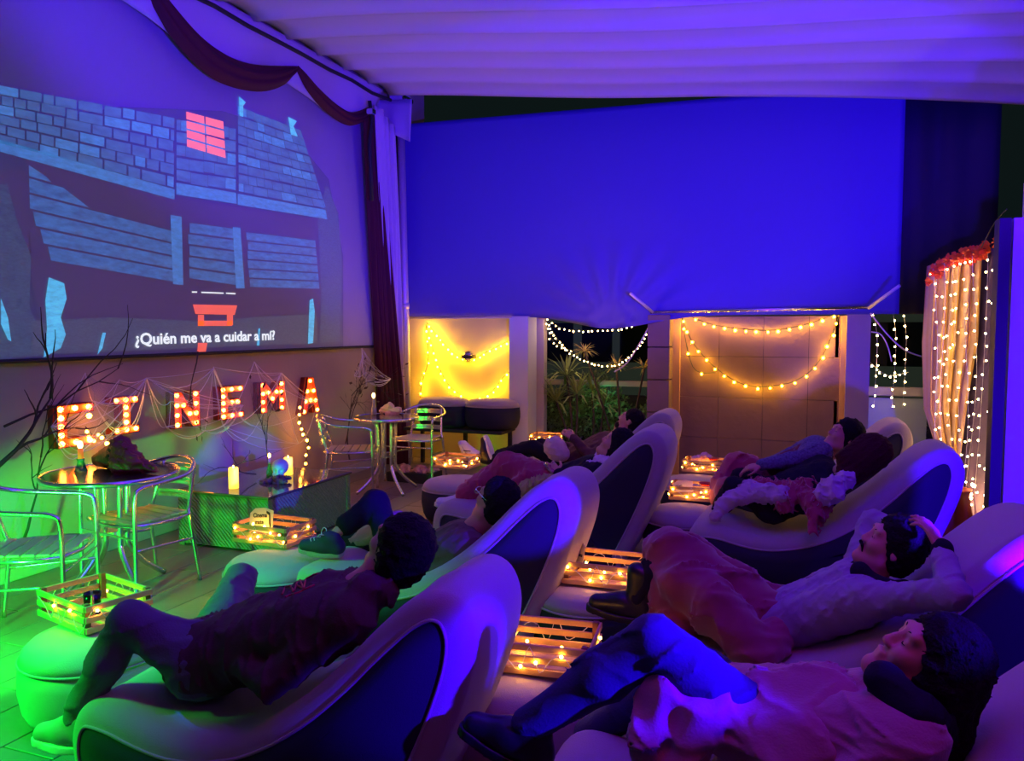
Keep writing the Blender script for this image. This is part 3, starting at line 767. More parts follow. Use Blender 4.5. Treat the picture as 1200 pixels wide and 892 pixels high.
# ------------------------------------------------------------------ bistro tables and chairs
def bistro_table(label, px, py, r, rz, h=.72):
    p = at(2, px, py, h); t = thing('bistro_table', label, 'table', (p[0], p[1], 0), rz)
    MB().lathe([(0, h-.014), (r-.006, h-.014), (r-.004, h-.002), (0.0001, h-.002)], 48).build('tabletop', mat('glossy_steel_top', (.35, .33, .28), .16, metal=.9), t, smooth=False)
    MB().lathe([(r-.004, h-.03), (r+.006, h-.03), (r+.010, h-.014), (r+.006, h+.002), (r-.004, h+.002), (r-.004, h-.03)], 48).build('rim', M_alu, t, smooth=True)
    for k in range(4):
        a_ = math.pi/4+k*math.pi/2; c, s = math.cos(a_), math.sin(a_)
        MB().tube(smooth_path([(c*.10, s*.10, h-.03), (c*.09, s*.09, .35), (c*.10, s*.10, .24), (c*.2, s*.2, .11), (c*.33, s*.33, .012)], 4), .017, 8).build('leg', M_alu, t, smooth=True)
    MB().lathe([(.0, .34), (.085, .34), (.085, .36), (0.0001, .36)], 16).build('hub_plate', M_alu, t)
    MB().lathe([(.0, h-.04), (.12, h-.04), (.12, h-.014), (0.0001, h-.014)], 16).build('mount_plate', M_alu, t)
    return t, Vector((p[0], p[1], h))
T1, T1p = bistro_table('round metal bistro table at the left, green lit, with crumpled mask cloth', 130, 553, .385, .5)
T2, T2p = bistro_table('round metal bistro table in the far corner by the yellow panel', 453, 488, .31, .2, .74)
def bistro_chair(t):
    tb = lambda pts, r=.013, n=6: MB().tube(smooth_path(pts, n), r, 8)
    # hoop: front leg, arm, back, arm, front leg
    tb([(.24, -.27, .0), (.235, -.27, .30), (.23, -.27, .60), (.19, -.27, .665), (.05, -.27, .68), (-.14, -.25, .70), (-.27, -.14, .75), (-.30, 0, .77), (-.27, .14, .75), (-.14, .25, .70), (.05, .27, .68), (.19, .27, .665), (.23, .27, .60), (.235, .27, .30), (.24, .27, 0)]).build('arm_hoop', M_alu, t, smooth=True)
    for s in (-1, 1):
        tb([(-.24, s*.22, 0), (-.19, s*.20, .40), (-.20, s*.18, .47), (-.27, s*.15, .74)]).build('back_leg', M_alu, t, smooth=True)
        tb([(.23, s*.26, .30), (-.21, s*.21, .28)], .008).build('stretcher', M_alu, t, smooth=True)
    tb([(.235, -.27, .37), (.235, .27, .37)], .008).build('front_rail', M_alu, t, smooth=True)
    MB().tube(smooth_path([(.22, -.22, .44), (.22, .22, .44), (-.19, .19, .43), (-.19, -.19, .43)], 3, close=True), .011, 6, close=True).build('seat_frame', M_alu, t, smooth=True)
    for k in range(6):
        x = .195-k*.073; MB().box((x, 0, .447), (.058, .42-.012*k, .012), bev=.003).build('seat_slat', mat('ash_slat', (.62, .50, .34), .45, metal=.2), t)
    for k in range(3):
        z = .53+k*.085; x = -.21-.06*(z-.47)/.27
        MB().tube(smooth_path([(x, -.17, z), (x-.045, 0, z), (x, .17, z)], 5), .006, 6).build('slat_edge', M_alu, t, smooth=True)
        mb = MB(); pts = smooth_path([(x, -.17, z), (x-.045, 0, z), (x, .17, z)], 5)
        for i in range(len(pts)-1): mb.prism([pts[i]-Vector((0, 0, .024)), pts[i+1]-Vector((0, 0, .024)), pts[i+1]+Vector((0, 0, .024)), pts[i]+Vector((0, 0, .024))], (-.006, 0, 0))
        mb.build('back_slat', M_alu, t)
ch0 = thing('bistro_chair', 'x', 'chair'); bistro_chair(ch0); index_kids(None)
def chair_at(px, py, rz): p = at(2, px, py, .45); return (p[0], p[1], 0), rz
CH = [
 ((2, 38, 640), .55, 'aluminium bistro armchair cut by the left edge of the photo'),
 ((2, 167, 602), -1.75, 'aluminium bistro armchair behind the green lit table, against the wall'),
 ((2, 410, 525), .45, 'aluminium bistro armchair seen from behind, left of the far table'),
 ((2, 490, 512), -1.55, 'aluminium bistro armchair facing the room, by the bench'),
]
for i, ((_, px, py), rz, lb) in enumerate(CH):
    o = ch0 if i == 0 else copy_tree(ch0); p = at(2, px, py, .45)
    o.location = (p[0], p[1], 0); o.rotation_euler = (0, 0, rz); tag(o, lb, 'chair', 'aluminium bistro chairs')

# ------------------------------------------------------------------ rattan table with candles, skull, branches
ra, rb, rc = at(2, 313, 582, .42), at(2, 220, 572, .42), at(2, 400, 553, .42)
xL, xR, y0, y1 = rb[0]-.05, ra[0], 4.60, 5.66
rt = thing('rattan_table', 'low rectangular woven rattan table below the marquee letters', 'table', ((xL+xR)/2, (y0+y1)/2, 0))
M_rattan = mat('woven_rattan', (.16, .17, .15), .55, bump=1., bscale=19, weave='herring', var=.4, vscale=40)
MB().box(((xL+xR)/2, (y0+y1)/2, .205), (xR-xL, y1-y0, .37)).build('woven_body', M_rattan, rt, world=True)
for sx in (xL+.02, xR-.02):
    for sy in (y0+.02, y1-.02): MB().box((sx, sy, .20), (.05, .05, .40), bev=.006).build('corner_leg', M_rattan, rt, world=True)
MB().box(((xL+xR)/2, (y0+y1)/2, .405), (xR-xL+.03, y1-y0+.03, .02), bev=.004).build('glass_top', mat('smoked_glass_top', (.10, .08, .06), .08, spec=.8), rt, world=True)
E_candle = mat('glowing_wax', (.9, .65, .2), .5, emit=(1, .62, .06), es=1.6)
def candle(label, p, r, h):
    t = thing('pillar_candle', label, 'candle', p, 0, 'glowing pillar candles')
    MB().lathe([(0, 0), (r, 0), (r, h-.006), (r-.004, h), (r*.7, h-.004), (0.0001, h-.008)], 20).build('wax', E_candle, t, smooth=True)
    MB().ball((0, 0, h+.004), .006, 6, 5, (1, 1, 2.)).build('flame', mat('led_flame', (1, .6, .2), .5, emit=(1, .55, .12), es=20), t, smooth=True)
candle('glowing yellow pillar candle at the near end of the rattan table', A(2, 274, 572, .416), .036, .155)
candle('glowing yellow candle behind the green skull', A(2, 338, 556, .416), .036, .14)
# skull
def skull(label, p, ax_f, s, m):
    f = nrm(ax_f); u = np.array([0, 0, 1.]); r = np.cross(f, u); p = np.array(p, float)
    c = lambda a, b, d: p+s*(f*a+r*b+u*d)
    ax = [f, r, u]; R3 = lambda a, b, d: (a*s, b*s, d*s)
    pr = [ell(c(-.1, 0, .62), ax, R3(.55, .42, .42), .05*s), ell(c(.28, 0, .25), ax, R3(.2, .28, .28), .1*s), cap(c(.3, -.2, .3), c(.3, .2, .3), .1*s, k=.05*s), cap(c(.38, -.14, .02), c(.38, .14, .02), .1*s, k=.05*s),
          ell(c(.44, -.18, .44), ax, R3(.22, .14, .14), .02*s, True), ell(c(.44, .18, .44), ax, R3(.22, .14, .14), .02*s, True), ell(c(.5, 0, .22), ax, R3(.1, .06, .08), .02*s, True)]
    return tag(surf_obj('skull', pr, .006*s/.12, m), label, 'skull')
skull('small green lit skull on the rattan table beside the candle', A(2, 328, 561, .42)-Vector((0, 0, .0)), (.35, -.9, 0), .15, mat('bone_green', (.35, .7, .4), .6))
nb = [ell(A(2, 326, 563, .43)+Vector((rnd.uniform(-.10, .10), rnd.uniform(-.06, .06), rnd.uniform(-.01, .02))), np.eye(3), (.03, .02, .015), .01) for _ in range(16)]
tag(surf_obj('dried_wreath', nb, .006, mat('dry_moss', (.12, .09, .05), .9), wr=wrinkle(.006, 110, 3)), 'dark dried wreath around the foot of the green skull', 'wreath')
bt = thing('bottle_candle', 'slim candle in a green glass bottle left of the skull', 'candle', A(2, 316, 560, .416))
MB().lathe([(0, 0), (.024, 0), (.026, .05), (.012, .09), (.010, .11), (0.0001, .11)], 16).build('bottle', mat('green_bottle', (.1, .4, .2), .1, trans=.6), bt, smooth=True)
MB().lathe([(0, .11), (.010, .11), (.009, .16), (0.0001, .16)], 10).build('taper', M_cream, bt, smooth=True)
MB().ball((0, 0, .178), .011, 8, 6, (1, 1, 1.8)).build('flame', mat('led_flame', (1, .6, .2)), bt, smooth=True)

# near table items: dark pointed bag, maroon cloth, orange candle
q = T1p
tag(surf_obj('dark_pouch', [cap(q+Vector((-.20, .10, .05)), q+Vector((.02, .05, .10)), .045, .085, k=.04), cap(q+Vector((-.1, .08, .06)), q+Vector((.06, .06, .17)), .05, .03, k=.04)], .008, M_black, wr=wrinkle(.004, 60, 9)), 'black shiny pointed pouch on the left bistro table', 'pouch')
tag(surf_obj('crumpled_mask', [cap(q+Vector((.06, .02, .16)), q+Vector((.17, .0, .08)), .055, .06, k=.05), cap(q+Vector((.1, .0, .06)), q+Vector((.30, .05, .03)), .05, .025, k=.05), cap(q+Vector((.02, .03, .08)), q+Vector((.1, -.03, .04)), .05, .04, k=.04)], .007, mat('maroon_latex', (.28, .03, .04), .4), wr=wrinkle(.013, 55, 12)), 'crumpled maroon rubber mask lying on the left bistro table', 'mask')
ct = thing('orange_candle', 'orange candle in a green glass stand on the left bistro table', 'candle', A(2, 95, 553, .72)+Vector((0, 0, .002)))
MB().lathe([(0, 0), (.04, 0), (.03, .02), (.018, .06), (.024, .08), (0.0001, .08)], 16).build('stand', mat('green_bottle', (.1, .4, .2)), ct, smooth=True)
MB().lathe([(0, .08), (.016, .08), (.015, .145), (0.0001, .145)], 12).build('wax', mat('orange_wax', (.9, .25, .05), .5, emit=(1, .15, .02), es=.6), ct, smooth=True)
MB().ball((0, 0, .165), .016, 8, 6, (1, 1, 1.6)).build('flame', mat('led_flame', (1, .6, .2)), ct, smooth=True)
dl = thing('serving_plate', 'dark oval plate with bits of food on the left bistro table', 'plate', A(2, 165, 549, .722))
MB().lathe([(0, 0), (.07, 0), (.10, .012), (.098, .015), (.068, .005), (0.0001, .005)], 24).build('plate', M_black, dl, smooth=True)
for k in range(5): MB().ball((rnd.uniform(-.05, .05), rnd.uniform(-.04, .04), .018), .018, 6, 5, (1.3, 1, .7)).build('snack', mat('snack', (.35, .15, .1), .7), dl, smooth=True)
# far table items
cb = thing('bottle_candle', 'candle in a pale bottle on the far bistro table', 'candle', A(2, 438, 486, .74)+Vector((0, 0, .002)))
MB().lathe([(0, 0), (.028, 0), (.028, .05), (.012, .10), (.011, .16), (0.0001, .16)], 16).build('bottle', mat('pale_bottle', (.6, .6, .5), .15, trans=.4), cb, smooth=True)
MB().ball((0, 0, .19), .017, 8, 6, (1, 1, 1.6)).build('flame', mat('led_flame', (1, .6, .2)), cb, smooth=True)
q = A(2, 457, 485, .74)
tag(surf_obj('bread_basket', [cap(q+Vector((-.09, 0, .03)), q+Vector((.0, 0, .075)), .03, .04, k=.02), cap(q, q+Vector((.10, 0, .04)), .05, .035, k=.02)], .008, mat('crust', (.75, .45, .3), .7), wr=wrinkle(.006, 70, 5)), 'heap of pale bread on the far bistro table', 'food')
# box of shells under the far chair
sb = thing('shell_box', 'low dark box of pebbles under the far bistro chair', 'box', A(2, 486, 563, .0))
MB().box((0, 0, .05), (.5, .3, .1)).build('box', M_black, sb)
pb_ = MB()
for k in range(60): pb_.ball((rnd.uniform(-.23, .23), rnd.uniform(-.13, .13), .105+rnd.uniform(0, .03)), rnd.uniform(.018, .03), 5, 4, (1.2, 1, .8))
o = pb_.build('pebbles', mat('pink_pebble', (.55, .33, .27), .7, var=.3, vscale=30), sb, smooth=False); o['kind'] = 'stuff'

# ------------------------------------------------------------------ marquee letters C I N E M A
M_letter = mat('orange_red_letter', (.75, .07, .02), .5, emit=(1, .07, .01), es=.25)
M_rim = mat('letter_rim', (.22, .02, .01), .5)
LET = {
 'C': ([[(0, 0), (1, 0), (1, .22), (.26, .22), (.26, .78), (1, .78), (1, 1), (0, 1)]], [(.12, .1), (.5, .1), (.88, .1), (.12, .5), (.12, .3), (.12, .7), (.12, .9), (.5, .9), (.88, .9), (.88, .68)]),
 'I': ([[(.0, 0), (1, 0), (1, .2), (.66, .2), (.66, .8), (1, .8), (1, 1), (0, 1), (0, .8), (.34, .8), (.34, .2), (0, .2)]], [(.12, .1), (.5, .1), (.88, .1), (.5, .3), (.5, .5), (.5, .7), (.12, .9), (.5, .9), (.88, .9)]),
 'N': ([[(0, 0), (.28, 0), (.28, .55), (.72, 0), (1, 0), (1, 1), (.72, 1), (.72, .45), (.28, 1), (0, 1)]], [(.13, .1), (.13, .36), (.13, .63), (.13, .9), (.38, .62), (.62, .37), (.87, .1), (.87, .36), (.87, .63), (.87, .9)]),
 'E': ([[(0, 0), (1, 0), (1, .2), (.3, .2), (.3, .41), (.85, .41), (.85, .6), (.3, .6), (.3, .8), (1, .8), (1, 1), (0, 1)]], [(.13, .1), (.13, .3), (.13, .5), (.13, .7), (.13, .9), (.5, .1), (.88, .1), (.5, .5), (.75, .5), (.5, .9), (.88, .9)]),
 'M': ([[(0, 0), (.25, 0), (.25, .55), (.5, .25), (.75, .55), (.75, 0), (1, 0), (1, 1), (.78, 1), (.5, .62), (.22, 1), (0, 1)]], [(.12, .1), (.12, .36), (.12, .63), (.12, .9), (.33, .65), (.5, .44), (.67, .65), (.88, .9), (.88, .63), (.88, .36), (.88, .1)]),
 'A': ([[(0, 0), (.25, 0), (.34, .27), (.66, .27), (.75, 0), (1, 0), (.65, 1), (.35, 1)]], [(.12, .08), (.22, .35), (.32, .62), (.5, .9), (.68, .62), (.78, .35), (.88, .08), (.5, .37)]),
}
lp = [('C', 57, 99, 472, 524, 0), ('I', 124, 152, 463, 509, 0), ('N', 195, 224, 457, 502, 0), ('E', 250, 276, 451, 492, 0), ('M', 297, 325, 446, 484, 0), ('A', 346, 366, 441, 486, 0)]
for ch, xa_, xb_, ya_, yb_, _ in lp:
    X = WX+.01; p0 = at(0, xa_, yb_, X); p1 = at(0, xb_, ya_, X); zc = (at(0, xb_, yb_-3, X)[2]+p0[2])/2
    yA, yB = p0[1], p1[1]; z0_, z1_ = zc, (at(0, xa_, ya_+2, X)[2]+p1[2])/2
    t = thing('marquee_letter', 'orange bulb lit marquee letter '+ch+' on the left wall', 'letter', (X, (yA+yB)/2, z0_), 0, 'marquee letters under the screen')
    polys, bl = LET[ch]
    for p in polys:
        mb = MB(); mb.prism([Vector((X+.06, yA+(yB-yA)*u, z0_+(z1_-z0_)*v)) for u, v in p], (-.01, 0, 0)); mb.build('letter_face', M_letter, t, world=True)
        mb = MB(); n_ = len(p)
        for i in range(n_):
            (u0, v0), (u1, v1) = p[i], p[(i+1) % n_]
            a_ = Vector((X, yA+(yB-yA)*u0, z0_+(z1_-z0_)*v0)); b_ = Vector((X, yA+(yB-yA)*u1, z0_+(z1_-z0_)*v1))
            mb.add([a_, b_, b_+Vector((.085, 0, 0)), a_+Vector((.085, 0, 0))], [(0, 1, 2, 3)])
        r_ = mb.build('rim', M_rim, t, world=True); md = r_.modifiers.new('thick', 'SOLIDIFY'); md.thickness = .006
    for u, v in bl: put_bulb(t, (X+.078, yA+(yB-yA)*u, z0_+(z1_-z0_)*v), .017 if ch not in 'C' else .019, M_letterbulb)
# little string of bulbs hanging below the A and beside the C
string_light('short string of yellow bulbs trailing below the letter A', [([A(0, 352, 470, -4.6), A(0, 350, 495, -4.6), A(0, 362, 515, -4.58), A(0, 358, 545, -4.55)], 9)], M_letterbulb, .014)
string_light('tangle of yellow bulbs between letters C and I', [([A(0, 100, 500, -4.6), A(0, 112, 515, -4.6), A(0, 120, 505, -4.58), A(0, 128, 522, -4.6), A(0, 138, 515, -4.6)], 8)], M_letterbulb, .013)

# ------------------------------------------------------------------ cobwebs
M_web = mat('web_fibre', (.75, .70, .75), .9, alpha=.8); M_film = mat('web_film', (.75, .70, .8), .9, alpha=.2)
def cobweb(label, anchors, X=-4.55, seed=1, n=26):
    r = random.Random(seed); t = thing('cobweb', label, 'cobweb', A(0, *anchors[0], X), 0, 'stretched fake cobwebs')
    mb = MB(); P = [A(0, x, y, X+r.uniform(-.03, .06)) for x, y in anchors]
    for k in range(n):
        a_, b_ = r.sample(P, 2)
        mb.tube(catenary(a_, b_, r.uniform(.01, .13), 7), r.uniform(.0015, .0042), 3, cap=False)
    o = mb.build('web_fibres', M_web, t, world=True); o['kind'] = 'stuff'
    mb = MB(); c = sum(P, Vector())/len(P)
    for i in range(len(P)):
        a_, b_ = P[i], P[(i+1) % len(P)]; mid = (a_+b_)/2; mid = mid.lerp(c, .3)
        mb.add([a_, mid, c], [(0, 1, 2)]); mb.add([b_, c, mid], [(0, 1, 2)])
    mb.build('web_film', M_film, t, world=True)
cobweb('white cobweb stretched over the letters C and I', [(100, 437), (140, 445), (172, 443), (152, 500), (95, 530), (60, 500), (110, 470)], seed=2)
cobweb('violet grey cobweb hanging between letters I, N and E', [(172, 443), (200, 470), (250, 432), (285, 475), (240, 505), (195, 500)], seed=3)
cobweb('pale cobweb draped over letters E, M and A', [(250, 430), (298, 424), (330, 437), (372, 470), (350, 520), (300, 500), (262, 500)], seed=4)
cobweb('white cobweb fanned beside the maroon curtain', [(424, 408), (428, 436), (458, 444), (430, 446), (415, 440), (424, 420)], -4.45, 5, 34)

# ------------------------------------------------------------------ bare branches
M_bark = mat('dark_bark', (.05, .03, .025), .8); M_leafdry = mat('dry_leaf', (.08, .045, .03), .8)
def grow(mb, p, d, L, r, depth, rr, leaves):
    pts = [p]; q = p.copy(); dd = d.copy()
    for i in range(5):
        dd = (dd+Vector((rr.uniform(-.05, .12)*.3, rr.uniform(-.28, .28), rr.uniform(-.26, .26)))).normalized(); q = q+dd*L/5
        q.x = max(q.x, WX+.06); pts.append(q.copy())
        if depth > 0 and i >= 1 and rr.random() < .8:
            nd = (dd+Vector((rr.uniform(-.2, .3), rr.uniform(-.9, .9), rr.uniform(-.6, .9)))).normalized()
            grow(mb, q, nd, L*rr.uniform(.45, .7), r*.6, depth-1, rr, leaves)
    k = len(pts); mb.tube(pts, [r*(1-.7*i/(k-1)) for i in range(k)], 5)
    if depth == 0: leaves.append((pts[-1], dd))
def branch(label, base, d, L, r, depth, seed, leafy=0.):
    rr = random.Random(seed); t = thing('bare_branch', label, 'branch', base, 0, None); mb = MB(); lv = []
    grow(mb, Vector(base), Vector(d).normalized(), L, r, depth, rr, lv)
    mb.build('twigs', M_bark, t, world=True, smooth=True)
    if leafy:
        ml = MB()
        for p, dd in lv:
            if rr.random() < leafy:
                s_ = rr.uniform(.015, .035); a_ = Vector((rr.uniform(-1, 1), rr.uniform(-1, 1), rr.uniform(-1, 1))).normalized()
                ml.add([p, p+dd*s_+a_*s_*.5, p+dd*s_*2.2, p+dd*s_-a_*s_*.5], [(0, 1, 2, 3)])
        o = ml.build('dry_leaves', M_leafdry, t, world=True); o['kind'] = 'stuff'
    return t
def v2(a, b): return (b-a)
X = -4.5
branch('thick bare branch rising from the left edge toward letter C', A(0, -20, 560, X), v2(A(0, -20, 560, X), A(0, 110, 470, X)), .62, .018, 2, 5)
branch('bare branch standing on the floor behind the left armchair', A(0, 25, 640, X), v2(A(0, 25, 640, X), A(0, 35, 520, X)), .55, .010, 2, 8)
branch('long thin branch curving over the letters C and I', A(0, 5, 500, X), v2(A(0, 5, 500, X), A(0, 100, 462, X)), .9, .009, 1, 14)
branch('leafy twig hanging from the screen hem above the letter N', A(0, 232, 412, X), v2(A(0, 232, 412, X), A(0, 225, 450, X)), .45, .006, 2, 21, .8)
branch('spreading leafy branch in a bottle behind the green skull', A(2, 318, 556, .43), v2(A(0, 318, 556, X), A(0, 285, 470, X)), .42, .007, 3, 33, .8)
branch('bare twig arching left from the rattan table', A(2, 300, 556, .45), v2(A(0, 300, 556, X), A(0, 215, 520, X)), .5, .006, 2, 41, .2)
branch('tall leafy branch between the letter A and the cobweb', A(0, 410, 540, X), v2(A(0, 410, 540, X), A(0, 398, 400, X)), .7, .009, 3, 52, .9)
branch('fine twigs behind the far bistro chair', A(0, 405, 520, X), v2(A(0, 405, 520, X), A(0, 425, 430, X)), .5, .007, 3, 61, .3)

# ------------------------------------------------------------------ string lights on the back openings
Y1 = 8.74
def cpx(a, b, sag, n=18, y=Y1): return catenary(A(1, *a, y), A(1, *b, y), sag, n)
def ppath(pts, y=Y1, n=6): return smooth_path([A(1, px, py, y) for px, py in pts], n)
string_light('two drooping rows of yellow bulbs on the yellow lit panel', [
 (ppath([(500, 378), (520, 402), (535, 416), (552, 421), (575, 410), (597, 399)]), 17),
 (ppath([(500, 382), (505, 400), (512, 425), (525, 450), (540, 463), (553, 468), (575, 460), (590, 442), (598, 435)]), 19),
 (ppath([(499, 380), (502, 420), (494, 450), (493, 466)]), 7)], M_bulb, .0135)
string_light('drooping rows of warm bulbs across the open bay with plants', [
 (ppath([(640, 372), (660, 385), (700, 387), (735, 383), (760, 372)], 8.9), 22),
 (ppath([(642, 378), (650, 392), (660, 405), (680, 420), (712, 428), (735, 420), (750, 403), (762, 385)], 8.9), 34),
 (ppath([(640, 375), (648, 400), (672, 412)], 8.9), 9)], mat('bay_bulb', (1, .8, .4), .3, emit=(1, .62, .22), es=30), .0085)
string_light('two drooping rows of yellow bulbs on the brown stone panel', [
 (ppath([(798, 366), (830, 379), (865, 385), (905, 387), (945, 380), (984, 366)]), 15),
 (ppath([(798, 368), (808, 395), (825, 418), (845, 436), (870, 450), (900, 453), (935, 445), (962, 420), (984, 370)]), 19),
 (ppath([(798, 368), (812, 430), (838, 437)]), 3)], M_bulb, .0135)
string_light('faint hanging strands of tiny bulbs in the right open bay', [
 (ppath([(1022, 362), (1028, 400), (1024, 480)], 9.0), 10), (ppath([(1045, 360), (1050, 400), (1045, 480)], 9.0), 12), (ppath([(1058, 362), (1062, 400), (1058, 478)], 9.0), 9), (ppath([(1020, 425), (1040, 440), (1065, 436)], 9.0), 8)], M_cold, .009, .0015, M_wcable)
tag(MB().tube(ppath([(1020, 367), (1040, 392), (1060, 410), (1080, 418)], 8.6), .008, 6).build('white_cable', M_wcable, smooth=True), 'white cable drooping across the right open bay to the curtain', 'cable')
tag(MB().tube(ppath([(1021, 389), (1032, 392), (1040, 405), (1045, 424)], 8.6), .007, 6).build('white_cable', M_wcable, smooth=True), 'short white cable hanging from the plain pillar', 'cable')
tag(MB().tube(ppath([(762, 380), (750, 402), (735, 425), (720, 436)], 8.6), .008, 6).build('white_cable', M_wcable, smooth=True), 'white cable slanting down from the mauve pillar', 'cable')
mbq = thing('mirror_ball', 'small mirrored round lamp on the yellow panel', 'lamp', A(1, 549, 418, 8.7))
MB().ball((0, 0, 0), .075, 16, 10).build('ball', M_alu, mbq)
MB().lathe([(.0, -.02), (.085, -.02), (.085, .02), (0.0001, .02)], 20).build('collar', M_black, mbq)

# ------------------------------------------------------------------ outside: rail, plants, building
rl = thing('balcony_rail', 'pale handrail with posts across the open bay behind the plants', 'railing', A(1, 700, 460, 9.5))
MB().box(((at(1, 632, 448, 9.5)[0]+at(1, 764, 448, 9.5)[0])/2, 9.5, at(1, 700, 449, 9.5)[2]), (at(1, 764, 448, 9.5)[0]-at(1, 632, 448, 9.5)[0], .05, .07), bev=.01).build('handrail', M_cream, rl, world=True)
MB().box(A(1, 637, 448, 9.5)+Vector((0, 0, -.42)), (.05, .05, 1.0)).build('post', M_cream, rl, world=True)
rl2 = thing('balcony_rail', 'pale handrail across the right open bay beside the curtain', 'railing', A(1, 1050, 460, 9.5))
MB().box(A(1, 1050, 459, 9.5), (.62, .05, .10), bev=.01).build('handrail', M_cream, rl2, world=True)
MB().box(A(1, 1050, 459, 9.5)+Vector((0, .05, -.5)), (.62, .02, .85)).build('glass_panel', mat('frosted_glass', (.5, .6, .52), .5), rl2, world=True)
bd_ = thing('building', 'dim grey green building facade beyond the terrace', 'building', (-2, 14, 0))
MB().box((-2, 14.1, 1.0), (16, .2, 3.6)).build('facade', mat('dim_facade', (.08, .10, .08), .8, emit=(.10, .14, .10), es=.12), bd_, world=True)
for px in (655, 700, 745, 1035, 1062): 
    p = at(1, px, 415, 14.0); MB().box((p[0], 13.98, 1.35), (.55, .06, .7)).build('window', mat('dark_pane', (.03, .04, .04), .1), bd_, world=True)
M_leaf = mat('green_leaf', (.30, .42, .12), .5, var=.3, vscale=5); M_leafy = mat('yellow_green_leaf', (.75, .66, .16), .5)
def spiky(label, px, ytop, ybase, Y, heads, seed, L=.34, m=M_leaf, n=26):
    r = random.Random(seed); base = A(1, px, ybase, Y); base.z = 0
    t = thing('dracaena', label, 'plant', base, 0, 'plants in the open bay'); mb = MB()
    for (hx, hy) in heads:
        h_ = A(1, hx, hy, Y+r.uniform(-.1, .1)); mb.tube(smooth_path([base+Vector((r.uniform(-.04, .04), 0, 0)), base.lerp(h_, .5)+Vector((.04, 0, 0)), h_], 4), .013, 6)
    mb.build('stem', mat('cane_bark', (.08, .06, .035), .8), t, world=True, smooth=True)
    for (hx, hy) in heads:
        h_ = A(1, hx, hy, Y)
        for k in range(n):
            a_ = r.uniform(0, 6.283); el = r.uniform(-.25, 1.2); l = L*r.uniform(.65, 1.1)
            d = Vector((math.cos(a_)*math.cos(el), math.sin(a_)*math.cos(el), math.sin(el))); s = d.cross(Vector((0, 0, 1))).normalized()*.013*(L/.34)
            p1 = h_+d*l*.5; p2 = h_+d*l-Vector((0, 0, .10*l/.34*math.cos(el)))
            leaf = MB().add([h_-s*.5, p1-s, p2, p1+s, h_+s*.5, p1+Vector((0, 0, -.006))], [(0, 1, 5), (1, 2, 5), (2, 3, 5), (3, 4, 5), (4, 0, 5)])
            leaf.build('leaf', m, t, world=True)
spiky('tall spiky dracaena left in the open bay', 668, 430, 560, 9.05, [(664, 440), (676, 462), (652, 470)], 3, .42, n=34)
spiky('spiky dracaena with thin leaves in the bay middle', 690, 430, 560, 9.2, [(694, 458), (708, 475)], 5, .36, n=30)
spiky('plant with yellow green rosettes lit by the bulbs', 722, 430, 560, 9.1, [(685, 412), (722, 430), (755, 432)], 8, .19, M_leafy, n=34)
hd = MB(); rr = random.Random(4)
for k in range(5200):
    p = A(1, rr.uniform(636, 768), 500, 9.9); p.y += rr.uniform(-.35, .2); p.z = rr.uniform(.1, .98)*(.85+.25*math.sin(p.x*7))
    d = Vector((rr.uniform(-1, 1), rr.uniform(-1, .2), rr.uniform(-1, 1))).normalized(); e = d.cross(Vector((rr.random(), rr.random(), 1))).normalized(); s_ = rr.uniform(.02, .045)
    hd.add([p, p+d*s_+e*s_*.4, p+d*s_*2, p+d*s_-e*s_*.4], [(0, 1, 2, 3)])
o = hd.build('hedge', mat('hedge_leaf', (.34, .46, .2), .6, var=.5, vscale=14)); tag(o, 'dark leafy hedge filling the lower open bay', 'hedge', kind='stuff')
hd = MB()
for k in range(900):
    p = A(1, rr.uniform(1018, 1082), 490, 9.9); p.z = rr.uniform(.1, .55); d = Vector((rr.uniform(-1, 1), rr.uniform(-1, .2), rr.uniform(-1, 1))).normalized(); e = d.cross(Vector((0, .3, 1))).normalized(); s_ = .04
    hd.add([p, p+d*s_+e*s_*.4, p+d*s_*2, p+d*s_-e*s_*.4], [(0, 1, 2, 3)])
o = hd.build('hedge', MATS['hedge_leaf']); tag(o, 'low dark shrub behind the rearmost right lounger', 'hedge', kind='stuff')
tag(MB().box((-.5, 10.6, .35), (9, .1, .7)).build('trim_9', mat('terrace_parapet', (.10, .10, .08), .9)), kind='structure')

# ------------------------------------------------------------------ right side: curtain with bulbs, garland, door frame
CY0, CY1 = 7.3, 6.3
def cq(px, py): # point on the curtain plane, nearer to the right
    t = (px-1083)/97; return A(1, px, py, CY0+(CY1-CY0)*t)
def goldP(u, v):
    L_ = [(1086, 312), (1082, 400), (1084, 480), (1104, 545), (1108, 600)]; R__ = [(1150, 292), (1146, 400), (1132, 480), (1122, 545), (1136, 606)]
    q = v*4; i = min(3, int(q)); f = q-i
    l = (L_[i][0]+(L_[i+1][0]-L_[i][0])*f, L_[i][1]+(L_[i+1][1]-L_[i][1])*f); r = (R__[i][0]+(R__[i+1][0]-R__[i][0])*f, R__[i][1]+(R__[i+1][1]-R__[i][1])*f)
    p = cq(l[0]+(r[0]-l[0])*u, l[1]+(r[1]-l[1])*u)
    p.y += .05*math.sin(u*30+1.5*math.sin(v*4))+.02*math.sin(u*71+v*5)
    return p
gc = tag(sheet('curtain', goldP, 110, 40, M_gold, th=.003), 'gold brown gathered curtain lit by tiny bulbs, at right', 'curtain')
